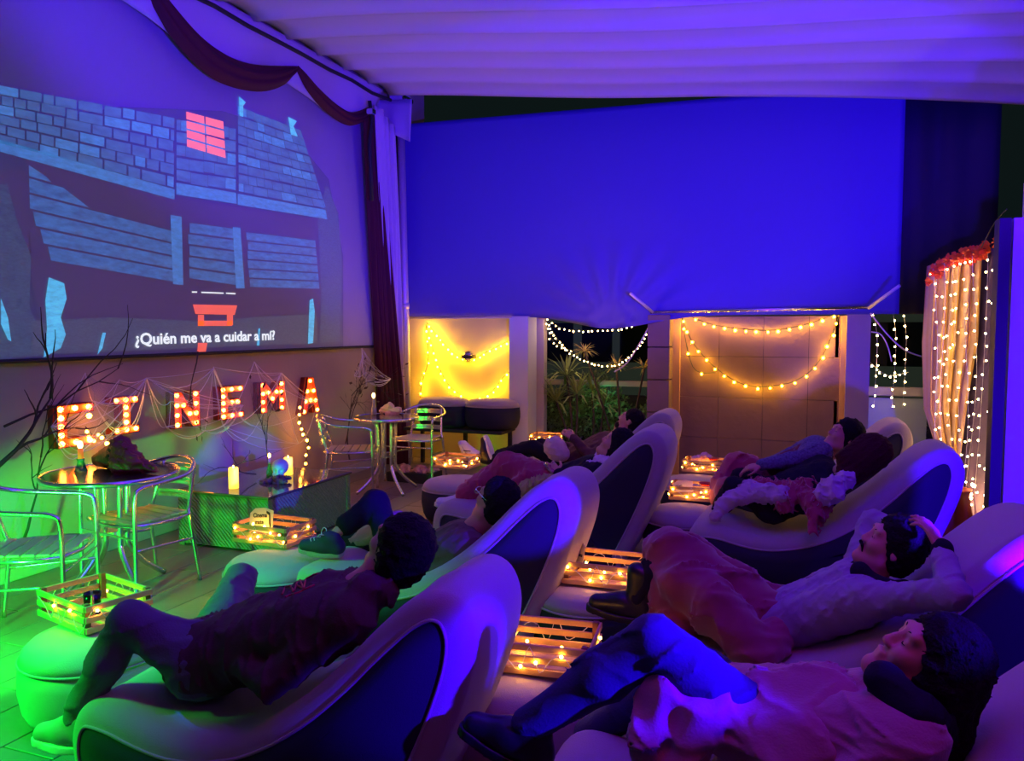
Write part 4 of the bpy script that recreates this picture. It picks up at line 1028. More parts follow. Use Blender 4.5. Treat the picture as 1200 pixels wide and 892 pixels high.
def blueP(u, v):
    L_ = [(1152, 290), (1148, 400), (1134, 480), (1124, 545), (1138, 606)]; R__ = [(1182, 290), (1180, 400), (1172, 500), (1166, 560), (1164, 625)]
    q = v*4; i = min(3, int(q)); f = q-i
    l = (L_[i][0]+(L_[i+1][0]-L_[i][0])*f, L_[i][1]+(L_[i+1][1]-L_[i][1])*f); r = (R__[i][0]+(R__[i+1][0]-R__[i][0])*f, R__[i][1]+(R__[i+1][1]-R__[i][1])*f)
    p = cq(l[0]+(r[0]-l[0])*u, l[1]+(r[1]-l[1])*u); p.y += .1+.03*math.sin(u*12+v*2); return p
tag(sheet('curtain', blueP, 40, 30, mat('dark_violet_drape', (.10, .06, .14), .8), th=.003), 'dark violet drape between the gold curtain and the blue wall', 'curtain')
lt = thing('curtain_lights', 'hanging strands of tiny white bulbs over the gold curtain', 'string light', cq(1100, 320))
wires = MB(); nbul = 0
for k, (x0_, x1_) in enumerate([(1090, 1100), (1100, 1106), (1110, 1112), (1120, 1117), (1130, 1123), (1139, 1130), (1153, 1136), (1162, 1148)]):
    pts = []
    for j in range(15):
        f = j/14; xx = x0_+(x1_-x0_)*f**1.5+(4*math.sin(f*6+k) if k < 6 else 0); yy = 312-k*2.2+(598-312+k*2)*f
        p = cq(xx, yy); p.y -= .14; pts.append(p)
    wires.tube(pts, .0013, 4)
    for q in along(pts, 19): put_bulb(lt, q+Vector((rnd.uniform(-.02, .02), 0, rnd.uniform(-.02, .02))), .0065, M_cold); nbul += 1
for k in range(26):
    p = cq(rnd.uniform(1108, 1138), rnd.uniform(562, 604)); p.y -= .16; put_bulb(lt, p, .012, M_cold)
wires.build('wires', M_wcable, lt, world=True)
gl = thing('flower_garland', 'orange marigold garland along the top of the gold curtain', 'garland', cq(1120, 300))
M_mari = mat('marigold', (.85, .16, .03), .7, emit=(.9, .12, .02), es=.02)
for (px, py, s_) in [(1094, 318, 8), (1086, 331, 5), (1103, 311, 8), (1112, 305, 8), (1120, 306, 7), (1128, 301, 9), (1137, 297, 8), (1146, 300, 7), (1150, 293, 8), (1168, 285, 8), (1176, 280, 9), (1182, 282, 7), (1178, 308, 8), (1170, 314, 7), (1135, 306, 6), (1098, 322, 6)]:
    c0 = cq(px, py); c0.y -= .1; rad = s_/935*6.6
    fb = MB(); r2 = random.Random(px)
    for k in range(46):
        d = Vector((r2.gauss(0, 1), r2.gauss(0, 1), r2.gauss(0, 1))).normalized(); e = d.cross(Vector((.3, .2, 1))).normalized(); g_ = d.cross(e)
        p = c0+d*rad*r2.uniform(.5, .9); w = rad*.42
        fb.add([c0+d*rad*.2, p-e*w+g_*w*.4, p+d*rad*.25, p+e*w+g_*w*.4], [(0, 1, 2, 3)])
    fb.build('flower', M_mari, gl, world=True)
fw = thing('flower_pot', 'dark red vase of bulbs at the foot of the gold curtain', 'vase', A(2, 1122, 640, 0))
pv = A(1, 1120, 600, 6.5)
fw.location = (pv.x, 6.6, 0); WM[fw.name] = Matrix.Translation((pv.x, 6.6, 0))
MB().lathe([(0, 0), (.10, 0), (.13, .2), (.10, .38), (.12, .42), (.11, .42), (.09, .38), (0.0001, .36)], 20).build('vase', mat('dark_red_glaze', (.25, .02, .01), .5), fw, smooth=True)
# blue lit wall piece and dark post
xw = at(1, 1183, 400, 5.4)[0]
wr_ = tag(MB().box((xw+.6, 5.46, 1.12), (1.2, .12, 2.24)).build('wall_right', mat('white_side_wall', (.6, .6, .65), .6)), kind='structure')
tag(MB().box((xw-.045, 5.46, 1.12), (.06, .14, 2.24)).build('trim_10', mat('dark_violet_post', (.02, .015, .03), .6)), kind='structure')
pj = thing('wall_speaker', 'white box unit on top of the blue lit wall at the right edge', 'speaker', (xw+.14, 5.4, 2.24))
MB().box((0.02, 0, .11), (.2, .2, .22), bev=.01).build('housing', M_cream, pj)
MB().box((0.02, -.1, .12), (.12, .01, .12)).build('grille', M_black, pj)
tag(MB().tube(smooth_path([A(1, 1180, 245, 6.0), A(1, 1165, 262, 6.2), A(1, 1150, 290, 6.4)], 6), .004, 5).build('thin_cable', M_cable, smooth=True), 'thin dark cable from the white box to the garland', 'cable')

# ================================================================== PEOPLE
def frame(f, u):
    f = nrm(f); u = np.array(u, float); u = nrm(u-(u@f)*f); r = np.cross(f, u); return f, u, r
def head_prims(c, f, u, s=1., inf=0., nose=1.):
    f, u, r = frame(f, u); c = np.array(c, float)
    P = lambda a, b, d: c+s*(f*a+u*b+r*d)
    ax = [f, u, r]; E3 = lambda a, b, d, k, neg=False, rad=None: ell(P(a, b, d), ax, np.array(rad)*s+inf, k*s, neg)
    pr = [E3(-.018, .035, 0, .02, rad=(.092, .078, .075)), E3(.022, -.03, 0, .03, rad=(.062, .075, .060)),
          cap(P(.072, -.098, 0), P(.064, -.092, 0), .024*s+inf, k=.025*s),
          cap(P(.01, -.075, -.052), P(.062, -.1, -.012), .018*s+inf, k=.03*s), cap(P(.01, -.075, .052), P(.062, -.1, .012), .018*s+inf, k=.03*s),
          cap(P(.073, .034, -.036), P(.073, .034, .036), .014*s+inf, k=.018*s),
          cap(P(.082, .022, 0), P(.098, -.022, 0), .0075*s+inf, .0105*s+inf, k=.012*s),
          cap(P(.094, -.028, -.010), P(.094, -.028, .010), .009*s+inf, k=.008*s),
          E3(.058, -.022, .038, .02, rad=(.026, .026, .022)), E3(.058, -.022, -.038, .02, rad=(.026, .026, .022)),
          ell(P(.092, .010, .031), ax, np.array((.018, .012, .018))*s, .008*s, True), ell(P(.092, .010, -.031), ax, np.array((.018, .012, .018))*s, .008*s, True),
          cap(P(.070, .010, .031), P(.070, .010, .033), .0135*s+inf, k=.003), cap(P(.070, .010, -.031), P(.070, .010, -.033), .0135*s+inf, k=.003),
          cap(P(.086, -.055, -.016), P(.086, -.055, .016), .0075*s+inf, k=.005*s), cap(P(.083, -.068, -.013), P(.083, -.068, .013), .0085*s+inf, k=.005*s)]
    for q in (-1, 1):
        pr += [ell(P(-.012, -.002, q*.078), ax, np.array((.019, .032, .009))*s+inf, .006*s), ell(P(-.008, .0, q*.086), ax, np.array((.010, .018, .006))*s, .004*s, True)]
    return pr
def rot_about(v, ax, a):
    v = np.array(v, float); ax = nrm(ax); return v*math.cos(a)+np.cross(ax, v)*math.sin(a)+ax*(ax@v)*(1-math.cos(a))
def hand_prims(w, d, n, thumb, curl=.5, s=1., inf=0.):
    """w wrist, d towards the fingers, n back of the hand, thumb = +-1 side of cross(d, n)"""
    d, n, sd = frame(d, n); sd = sd*thumb; w = np.array(w, float); pr = []
    for i, o in enumerate((.030, .010, -.010, -.029)):
        kn = w+s*(d*(.088-.004*abs(i-1))+sd*o); pr.append(cap(w+s*(d*.012+sd*o*.55), kn, .013*s+inf, .0105*s+inf, k=.010))
        L = [(.042, .026, .021), (.047, .030, .022), (.043, .028, .021), (.033, .021, .019)][i]
        p = kn; dd = d; axr = np.cross(n, d)
        for j in range(3):
            dd = rot_about(dd, axr, curl*(.75+.2*j)+.05*i); q = p+dd*L[j]*s
            pr.append(cap(p, q, (.0095-.0009*j)*s+inf, (.0088-.0009*j)*s+inf, k=.003)); p = q
    b = w+s*(d*.022+sd*.024); t1 = b+s*(nrm(d*.7+sd*.75-n*.25))*.046; t2 = t1+s*nrm(d*.95+sd*.2-n*.35)*.032; t3 = t2+s*nrm(d-n*.4)*.024
    pr += [cap(b, t1, .015*s+inf, .0115*s+inf, k=.010), cap(t1, t2, .0105*s+inf, .0098*s+inf, k=.004), cap(t2, t3, .0098*s+inf, .0085*s+inf, k=.003)]
    return pr
def shoe(parent, an, toe, up, mu, ms, s=1., tall=.0, laces=None, stripes=None, label=None):
    f, u, r = frame(toe, up); an = np.array(an, float); P = lambda a, b, d: an+s*(f*a+u*b+r*d)
    def sole_fn(x, y, z):
        px, py, pz = x-an[0], y-an[1], z-an[2]
        a = (px*f[0]+py*f[1]+pz*f[2])/s; b = (px*u[0]+py*u[1]+pz*u[2])/s; d = (px*r[0]+py*r[1]+pz*r[2])/s
        t = np.clip((a+.045)/.185, 0, 1); w = .036+.012*np.sin(np.clip(t*1.15, 0, 1)*math.pi)
        rad = np.sqrt((a-(-.045+.185*t))**2+d**2)-w
        return np.maximum(rad, np.abs(b+.082-.012*np.clip(t-.8, 0, 1)*3)-.014)*s
    lo = np.minimum.reduce([P(a, b, d) for a in (-.1, .2) for b in (-.11, -.05) for d in (-.06, .06)]); hi = np.maximum.reduce([P(a, b, d) for a in (-.1, .2) for b in (-.11, -.05) for d in (-.06, .06)])
    v, q = surf([(sole_fn, lo, hi, .004, False)], .0055)
    sh = link('shoe', mesh('shoe', v, q, ms, True), parent, world=True)
    sh.name = 'shoe_sole'
    pr = [cap(P(-.045, -.045, 0), P(.04, -.035, 0), .043*s, .044*s, k=.02), cap(P(.03, -.035, 0), P(.135, -.052, 0), .043*s, .034*s, k=.03), cap(P(-.045, -.04, 0), P(-.03, .0+tall, 0), .038*s, .040*s, k=.02), cap(P(-.01, -.02, 0), P(.0, .01+tall, 0), .036*s, .037*s, k=.02)]
    pr.append(half(P(0, -.074, 0), -u, P(0, 0, 0)-.3, P(0, 0, 0)+.3, .004)[:4]+(True,))
    v, q = surf(pr, .0055); up_ = link('shoe_upper', mesh('shoe_upper', v, q, mu, True), parent, world=True)
    if label: up_['label'] = label
    WM[up_.name] = WM[parent.name]
    if laces:
        mb = MB()
        for k in range(4):
            a = .03+.02*k; mb.tube([P(a, .012-k*.006-.0, -.022), P(a+.012, .016-k*.007, 0), P(a, .012-k*.006, .022)], .0028*s, 5)
        for q_ in (-1, 1):
            mb.tube(smooth_path([P(.03, .018, 0), P(.015, .04, q_*.022), P(.035, .048, q_*.035), P(.045, .025, q_*.02), P(.03, .018, 0)], 4), .0025*s, 5)
        mb.build('laces', laces, up_, world=True, smooth=True)
    if stripes:
        for k in range(3):
            mb = MB()
            for q_ in (-1, 1):
                a = .005+.026*k; mb.tube([P(a, -.004, q_*.036), P(a+.018, -.03, q_*.0445), P(a+.034, -.062, q_*.044)], .0045*s, 5)
            mb.build('stripe', stripes, up_, world=True)
def person(label, J, col_top, col_bot, hf, hu, hair, vox=.010, bareshin=None, hs=1., hands=(), wr_amp=.006, fat=1., sleeves=True, skin=M_skin, top_name='hoodie', group=None, extra_top=(), seed=1, wr_freq=38, no_hand=()):
    g = {k: np.array(at(1, *v) if len(v) == 3 else v[1:], float) for k, v in J.items()}
    root = thing('person', label, 'person', g['pelvis'])
    def body(inf=0., arms=True, legs=True, torso=True, k=1.):
        pr = []
        if torso:
            sm = (g['shN']+g['shF'])/2; hm = (g['hipN']+g['hipF'])/2; ch = sm*.78+hm*.22
            pr += [cap(g['shN'], g['shF'], .058*fat+inf, k=.04), cap(sm*.9+hm*.1, hm*.6+sm*.4, .105*fat+inf, .10*fat+inf, k=.05), cap(g['hipN'], g['hipF'], .092*fat+inf, k=.05), cap(hm, hm*.6+sm*.4, .10*fat+inf, k=.05)]
            for a, b in (('shN', 'hipN'), ('shF', 'hipF')):
                A_, B_ = g[a]*.85+sm*.15, g[b]*.9+hm*.1; pr.append(cap(A_*.85+B_*.15, B_, .085*fat+inf, .082*fat+inf, k=.05))
        if arms:
            for q in 'NF':
                if 'el'+q in g:
                    pr += [cap(g['sh'+q], g['el'+q], .050*fat+inf, .040+inf, k=.03)]
                    if 'wr'+q in g: pr += [cap(g['el'+q], g['wr'+q], .040+inf, .028+inf, k=.02)]
        return pr
    def legp(inf=0., shin=True):
        pr = []
        for q in 'NF':
            if 'kn'+q in g:
                pr.append(cap(g['hip'+q], g['kn'+q], .080*fat+inf, .056+inf, k=.04))
                if shin and 'an'+q in g:
                    kn, an = g['kn'+q], g['an'+q]; pr += [cap(kn, kn*.6+an*.4, .054+inf, .054+inf, k=.02), cap(kn*.6+an*.4, an, .054+inf, .036+inf, k=.03)]
        return pr
    f, u, r = frame(hf, hu)
    nb = g['neck']; hd = head_prims(g['head'], f, u, hs)
    bp = body(-.01)+legp(-.012)+[cap(nb, g['head']-u*.05*hs-f*.015, .060, .052, k=.02)]+hd
    for q in 'NF':
        if 'an'+q in g and 'toe'+q in g: bp.append(cap(g['an'+q], g['an'+q]+nrm(g['toe'+q])*.12-np.array([0, 0, 0.0]), .034, .026, k=.02))
    for h in hands: bp += hand_prims(*h)
    surf_obj('body', bp, vox, skin, root)
    if col_top: surf_obj(top_name, body(.012)+[x for x in extra_top], vox, col_top, root, wr=wrinkle(wr_amp, wr_freq, seed))
    if col_bot:
        hm = (g['hipN']+g['hipF'])/2; sm = (g['shN']+g['shF'])/2
        pr = [cap(g['hipN'], g['hipF'], .098*fat+.010, k=.05), cap(hm, hm*.85+sm*.15, .105*fat, k=.05)]
        pr += legp(.010, bareshin is None)
        if bareshin:
            for q in 'NF':
                if 'an'+q in g:
                    e = bareshin.get(q, .85); pr.append(cap(g['kn'+q], g['kn'+q]*(1-e)+g['an'+q]*e, .066, .058, k=.03))
        surf_obj('trousers', pr, vox, col_bot, root, wr=wrinkle(wr_amp*.8, wr_freq, seed+5))
    # hair
    c = g['head']; P = lambda a, b, d: c+hs*(f*a+u*b+r*d); ax = [f, u, r]
    kind, mh = hair[0], hair[1]
    pr = [ell(P(-.026, .042, 0), ax, np.array((.101, .092, .086))*hs, .02)]
    if kind == 'short': pr += [ell(P(-.05, -.005, 0), ax, np.array((.062, .075, .076))*hs, .02)]
    if kind in ('full', 'long'): pr += [ell(P(-.045, -.01, 0), ax, np.array((.078, .095, .088))*hs, .03), ell(P(-.02, .06, 0), ax, np.array((.10, .085, .090))*hs, .02)]
    if kind == 'long':
        for p0, p1, r0, r1 in hair[2]: pr.append(cap(P(*p0), P(*p1), r0, r1, k=.04))
    face_cut = [ell(P(.085, -.045, 0), ax, np.array((.078, .105, .12))*hs, .012, True), ell(P(.105, .01, 0), ax, np.array((.055, .068, .07))*hs, .012, True)]
    if kind == 'short':
        for q in (-1, 1): face_cut.append(ell(P(-.008, -.008, q*.09), ax, np.array((.03, .045, .03))*hs, .008, True))
    surf_obj('hair', pr+face_cut, min(vox, .008), mh, root, wr=wrinkle(.006*hs, 75, seed+2, (1, 1, 1)))
    # brows and lashes
    mb = MB()
    for q in (-1, 1):
        mb.tube(smooth_path([P(.085, .030, q*.014), P(.0845, .036, q*.03), P(.070, .031, q*.048)], 3), .0026*hs, 5)
        mb.tube(smooth_path([P(.080, .005, q*.021), P(.083, .002, q*.031), P(.077, .005, q*.042)], 3), .0014*hs, 4)
    mb.build('eyebrows_and_lashes', mh, root, world=True, smooth=True)['kind'] = 'stuff'
    return root, g, P, (f, u, r)
M_hoodie = mat('brown_hoodie', (.09, .045, .035), .9, bump=.2, bscale=180)
M_trous = mat('dark_violet_trousers', (.13, .11, .15), .8, bump=.2, bscale=150)
M_blackc = mat('black_cloth', (.014, .012, .022), .9, spec=.15, bump=.2, bscale=150)
M_brownt = mat('brown_jersey', (.13, .07, .05), .9)
M_plum = mat('plum_blanket', (.26, .07, .16), .9, sheen=.3, bump=.2, bscale=200)
M_burg = mat('burgundy_fleece', (.40, .04, .09), .9, sheen=.4, bump=.25, bscale=200)
M_pink = mat('pink_fleece', (.42, .13, .21), .9, sheen=.4, bump=.2, bscale=160)
M_lilacf = mat('lilac_fleece', (.55, .38, .52), .9, sheen=.4, bump=.3, bscale=160)
M_grey = mat('grey_jacket', (.33, .28, .33), .75, bump=.15, bscale=120)
M_sole = mat('white_sole', (.7, .7, .66), .6)
M_boot = mat('black_leather', (.012, .01, .012), .35)
M_canvas = mat('navy_canvas_shoe', (.03, .03, .09), .8)
M_green = mat('grey_suede', (.28, .30, .24), .8)

# man in the brown hoodie (front left)
J = dict(head=(465, 645, 2.30), neck=(418, 692, 2.25), pelvis=(238, 772, 2.27), shN=(410, 722, 2.08), elN=(318, 800, 2.0), wrN=(262, 762, 2.12), shF=(412, 700, 2.42), elF=(330, 720, 2.58), wrF=(272, 735, 2.48),
     hipN=(238, 775, 2.16), knN=(152, 728, 2.06), anN=(90, 838, 2.02), hipF=(245, 765, 2.38), knF=(282, 678, 2.82), anF=(232, 760, 2.95))
hN = at(1, 262, 762, 2.12); hF = at(1, 272, 735, 2.48)
p1, g, P, fr = person('man in a brown hoodie reclining on the front left lounger, seen from behind', J, M_hoodie, M_trous, (-.74, .38, .5), (.62, -.1, .78), ('full', M_hair), .0085, hands=[(hN, (-.8, .3, -.1), (0, -.3, 1), -1, .5), (hF, (-.8, -.3, -.1), (0, .2, 1), 1, .5)], fat=1.2, wr_amp=.007, wr_freq=24, seed=3,
    extra_top=[cap(at(1, 428, 690, 2.12), at(1, 432, 678, 2.38), .045, k=.03), cap(at(1, 448, 694, 2.2), at(1, 450, 690, 2.36), .05, k=.03)])
from mathutils.bvhtree import BVHTree
hoo = [o for o in p1.children if o.name.split('.')[0] == 'hoodie'][0]
bt_ = BVHTree.FromPolygons([WM[p1.name] @ v.co for v in hoo.data.vertices], [tuple(p.vertices) for p in hoo.data.polygons])
def on_cloth(px, py):
    d = Vector(F_*FPX+R_*(px-600)+U_*(446-py)).normalized(); h = bt_.ray_cast(Vector(C_), d)
    return (h[0]+h[1]*.0015*(1 if h[1].dot(d) < 0 else -1)) if h[0] is not None else None
pm = MB()
for st_ in ([(331, 697), (338, 680), (344, 694)], [(345, 693), (350, 677), (356, 690), (347, 686)], [(356, 690), (360, 675), (372, 673)], [(334, 700), (350, 695), (368, 686)]):
    pp_ = [on_cloth(st_[i][0]+(st_[i+1][0]-st_[i][0])*k/4, st_[i][1]+(st_[i+1][1]-st_[i][1])*k/4) for i in range(len(st_)-1) for k in range(5)]
    pp_ = [p for p in pp_ if p is not None]
    if len(pp_) > 2: pm.tube(pp_, .0035, 5)
o = pm.build('chest_print', mat('red_print', (.5, .03, .06), .7), p1, world=True); o['kind'] = 'stuff'
shoe(p1, g['anN']+np.array([0, 0, -.02]), (-1, -.1, -.05), (0, 0, 1), M_green, M_sole, 1.08, label='pale suede sneaker with white sole')
shoe(p1, g['anF'], (-1, .1, 0), (0, 0, 1), M_green, M_sole, 1.0)
# person with glasses, legs crossed
J = dict(head=(580, 588, 3.80), neck=(556, 618, 3.80), pelvis=(466, 672, 3.80), shN=(552, 640, 3.62), elN=(515, 680, 3.56), wrN=(488, 655, 3.7), shF=(545, 625, 3.96), elF=(505, 640, 4.05), wrF=(478, 648, 3.9),
     hipN=(470, 672, 3.70), knN=(440, 588, 3.85), anN=(385, 632, 3.62), hipF=(470, 668, 3.9), knF=(405, 632, 4.0), anF=(345, 662, 4.05))
p2, g, P, fr = person('person with glasses and dark hair on the second left lounger, one leg crossed', J, M_brownt, M_blackc, (-.86, .32, .40), (.42, .0, .9), ('full', M_hair), .010, bareshin={'N': .62, 'F': .9}, hands=[(at(1, 488, 655, 3.7), (-.7, .3, .1), (.2, -.3, 1), -1, .6), (at(1, 478, 648, 3.9), (-.7, -.3, .1), (0, .2, 1), 1, .6)], wr_amp=.006, seed=8)
shoe(p2, g['anN']+np.array((0, 0, -.0)), (-1, -.25, .05), (.08, -.35, 1), M_canvas, mat('violet_sole', (.4, .3, .42), .6), 1.0, laces=M_wcable, label='navy canvas shoe with tied laces')
shoe(p2, g['anF'], (-1, .1, .1), (0, 0, 1), M_canvas, MATS['violet_sole'], 1.)
gls = MB()
for q in (-1, 1):
    gls.tube([P(.104+.0*math.sin(a), .010+.020*math.sin(a), q*.032+.024*math.cos(a)) for a in [k*math.pi/7 for k in range(14)]], .0025, 5, close=True)
    gls.tube([P(.1, .014, q*.055), P(.04, .014, q*.078), P(-.01, .012, q*.08)], .0025, 5)
gls.tube([P(.104, .014, -.010), P(.107, .016, 0), P(.104, .014, .010)], .0025, 5)
gls.build('glasses', M_alu, p2, world=True)
g2 = g
# plum blanket over lap of the person with glasses
def blanket(name, label, prims, m, vox=.011, amp=.012, freq=26, seed=1, group=None):
    o = surf_obj(name, prims, vox, m, wr=wrinkle(amp, freq, seed), parent=None, world=False); return tag(o, label, 'blanket', group)
pj_ = lambda px, py, Y: at(1, px, py, Y)
blanket('blanket', 'plum blanket over the lap of the person with glasses', [cap(pj_(490, 655, 3.85), pj_(462, 618, 3.98), .12, .085), cap(pj_(462, 618, 3.98), pj_(395, 655, 4.0), .085, .075), cap(pj_(500, 660, 3.68), pj_(470, 640, 3.78), .10, .08)], M_plum, seed=4)

# woman with white scarf
J = dict(head=(722, 522, 5.42), neck=(703, 542, 5.45), pelvis=(642, 573, 5.45), shN=(702, 556, 5.28), elN=(672, 580, 5.2), wrN=(655, 556, 5.35), shF=(698, 545, 5.6), elF=(668, 560, 5.66), wrF=(650, 556, 5.5),
     hipN=(642, 575, 5.36), knN=(592, 548, 5.38), anN=(540, 582, 5.25), hipF=(640, 570, 5.56), knF=(600, 548, 5.62), anF=(548, 572, 5.7))
p3, g, P, fr = person('woman with a pale scarf on the third left lounger, holding a phone', J, M_blackc, M_burg, (-.80, -.05, .6), (.6, 0, .8), ('long', M_hair, [((-.03, -.02, .04), (-.02, -.17, .06), .06, .04), ((-.03, -.02, -.04), (-.04, -.17, -.05), .06, .04)]), .011, hands=[(at(1, 655, 556, 5.35), (-.6, .4, .4), (-.3, -.6, .5), 1, .5), (at(1, 650, 556, 5.5), (-.6, -.4, .4), (-.3, .6, .5), -1, .5)], seed=12, top_name='jacket')
surf_obj('scarf', [cap(pj_(703, 541, 5.38), pj_(716, 545, 5.3), .05, .045), cap(pj_(690, 548, 5.36), pj_(735, 540, 5.36), .05, .05), cap(pj_(690, 552, 5.3), pj_(676, 562, 5.28), .04, .03), cap(pj_(700, 538, 5.5), pj_(715, 538, 5.5), .045)], .010, mat('white_scarf', (.72, .58, .6), .9), p3, wr=wrinkle(.010, 50, 3))['label'] = 'pale fluffy scarf'
shoe(p3, g['anN']+np.array((-.02, 0, -.02)), (-1, -.3, .2), (.1, -.1, 1), mat('white_sneaker', (.7, .68, .7), .5), M_sole, .95, label='white sneaker')
ph = tag(MB().box(pj_(645, 551, 5.33), (.012, .07, .13), rotm((0, -.7, .2)), bev=.004).build('phone', M_alu), 'silver phone in the hand of the woman with the scarf', 'phone')
blanket('blanket', 'burgundy blanket over the raised knees on the third left lounger', [cap(pj_(640, 565, 5.4), pj_(594, 545, 5.4), .13, .10), cap(pj_(640, 562, 5.6), pj_(600, 546, 5.62), .12, .09), cap(pj_(594, 548, 5.4), pj_(545, 578, 5.28), .09, .07), cap(pj_(600, 550, 5.6), pj_(550, 572, 5.6), .09, .06), cap(pj_(618, 558, 5.3), pj_(580, 582, 5.2), .05, .04)], M_burg, amp=.010, seed=6)
q = pj_(630, 570, 5.22)
tag(surf_obj('fabric_bag', [cap(q+np.array((-.08, 0, -.02)), q+np.array((.06, 0, .03)), .055, .05), cap(q+np.array((.0, -.03, .02)), q+np.array((.10, -.02, .06)), .04, .03)], .009, mat('olive_yellow_cloth', (.42, .45, .12), .8), wr=wrinkle(.016, 55, 6)), 'crumpled olive yellow bag on the third left lounger', 'bag')

# bearded man
J = dict(head=(738, 494, 6.95), neck=(722, 511, 6.95), pelvis=(664, 543, 6.98), shN=(718, 524, 6.8), elN=(692, 535, 6.72), wrN=(672, 514, 6.8), shF=(712, 515, 7.12), elF=(685, 530, 7.2), wrF=(664, 522, 7.05),
     hipN=(664, 545, 6.88), knN=(624, 524, 6.86), anN=(578, 538, 6.85), hipF=(662, 541, 7.08), knF=(635, 522, 7.12), anF=(585, 532, 7.15))
p4, g, P, fr = person('bearded man in dark clothes on the rearmost left lounger, hand raised', J, mat('dark_maroon_sweater', (.10, .03, .03), .9), M_blackc, (-.82, .05, .52), (.5, 0, .85), ('short', M_hair), .012, hands=[(at(1, 672, 514, 6.8), (-.7, .1, .5), (-.4, -.3, .8), 1, .7), (at(1, 664, 522, 7.05), (-.8, -.1, .3), (0, .2, 1), -1, .7)], seed=15, top_name='sweater')
surf_obj('beard', [ell(P(.055, -.085, 0), [fr[0], fr[1], fr[2]], (.045, .036, .054), .02), cap(P(.09, -.043, -.02), P(.09, -.043, .02), .009, k=.01), ell(P(.092, -.058, 0), [fr[0], fr[1], fr[2]], (.02, .008, .016), .005, True)], .008, M_hair, p4, wr=wrinkle(.003, 120, 2))
# striped sneakers: soles towards the screen
shoe(p4, g['anN']+np.array((-.10, 0, .02)), (-.35, .15, .95), (-.9, 0, -.3), M_boot, M_sole, 1.05, label='black sneaker')
o_ = at(1, 560, 533, 6.9)
shoe(p4, np.array(o_)+np.array((-.02, .0, .0)), (-.45, -.25, .85), (.85, -.2, .5), mat('white_leather', (.75, .72, .72), .5), M_sole, 1.05, stripes=M_black, label='white sneaker with three black stripes')
q = pj_(650, 524, 6.75)
tag(surf_obj('cushion', [ell(q, np.eye(3), (.10, .09, .10), .02), ell(q+np.array((.05, 0, -.06)), np.eye(3), (.09, .08, .07), .05)], .010, mat('pale_pink_plush', (.6, .45, .45), .95), wr=wrinkle(.006, 60, 2)), 'pale pink plush cushion on the lap of the bearded man', 'cushion')

# sleeping pair on the right rear loungers
J = dict(head=(1012, 532, 5.35), neck=(985, 555, 5.4), pelvis=(905, 588, 5.42), shN=(975, 575, 5.3), elN=(940, 592, 5.2), wrN=(915, 570, 5.3), shF=(965, 548, 5.6), elF=(940, 560, 5.7), wrF=(915, 560, 5.6),
     hipN=(905, 592, 5.34), knN=(860, 570, 5.5), anN=(835, 612, 5.6), hipF=(905, 580, 5.55), knF=(868, 560, 5.75), anF=(840, 600, 5.85))
p5, g, P, fr = person('person in black with reddish dark hair turned away, on the blue lit lounger', J, M_blackc, M_blackc, (-.55, .80, .2), (.75, .4, .5), ('long', M_hairred, [((-.03, 0, .0), (-.06, -.16, .0), .085, .06), ((-.04, .03, .03), (-.06, -.12, .05), .07, .05), ((-.0, .04, -.03), (-.02, -.12, -.06), .07, .05)]), .011, seed=21, top_name='jacket', fat=1.1, hs=1.12)
J = dict(head=(988, 512, 5.82), neck=(972, 530, 5.85), pelvis=(905, 560, 5.95), shN=(962, 530, 5.72), elN=(925, 540, 5.66), wrN=(893, 545, 5.62), shF=(958, 525, 6.0), elF=(930, 535, 6.1), wrF=(905, 540, 6.0),
     hipN=(905, 562, 5.86), knN=(868, 545, 5.9), anN=(842, 575, 5.9), hipF=(905, 556, 6.05), knF=(872, 545, 6.1), anF=(850, 570, 6.15))
p6, g, P, fr = person('person in a patterned sweater and maroon vest asleep behind the black clad one', J, mat('patterned_knit', (.13, .12, .20), .9, bump=.5, bscale=90, var=.95, vscale=75), M_blackc, (-.75, -.35, .5), (.6, .2, .75), ('full', M_hair), .011, hands=[(at(1, 893, 545, 5.62), (-.9, -.1, -.2), (0, -.3, 1), -1, .4)], seed=25, top_name='sweater')
surf_obj('vest', [cap(pj_(955, 535, 5.8), pj_(915, 552, 5.85), .115, .11), cap(pj_(930, 540, 5.72), pj_(908, 548, 5.72), .06, .06)], .011, mat('maroon_knit', (.14, .02, .05), .9), p6, wr=wrinkle(.006, 40, 8))
blanket('blanket', 'red fleece blanket over raised knees, right rear', [cap(pj_(885, 560, 5.85), pj_(862, 548, 5.9), .12, .10), cap(pj_(862, 548, 5.9), pj_(846, 580, 5.8), .10, .09), cap(pj_(890, 570, 5.75), pj_(850, 575, 5.7), .09, .08), cap(pj_(880, 545, 5.85), pj_(905, 560, 5.8), .07, .07)], M_burg, amp=.018, freq=24, seed=31)
blanket('blanket', 'crumpled red blanket spilling over the blue lit lounger', [cap(pj_(890, 575, 5.3), pj_(935, 578, 5.25), .075, .07), cap(pj_(935, 580, 5.2), pj_(960, 590, 5.12), .07, .06), cap(pj_(955, 590, 5.08), pj_(953, 622, 5.0), .05, .028), cap(pj_(945, 572, 5.25), pj_(920, 590, 5.15), .06, .06), cap(pj_(968, 580, 5.15), pj_(962, 605, 5.05), .05, .035)], M_burg, vox=.010, amp=.022, freq=34, seed=35)
blanket('blanket', 'lilac fleece blanket trailing from crate to seat on the blue lit lounger', [cap(pj_(848, 590, 5.2), pj_(880, 576, 5.25), .045, .06), cap(pj_(880, 576, 5.25), pj_(915, 580, 5.15), .06, .055), cap(pj_(848, 592, 5.2), pj_(838, 606, 5.15), .04, .03)], M_lilacf, vox=.009, amp=.014, freq=40, seed=37)
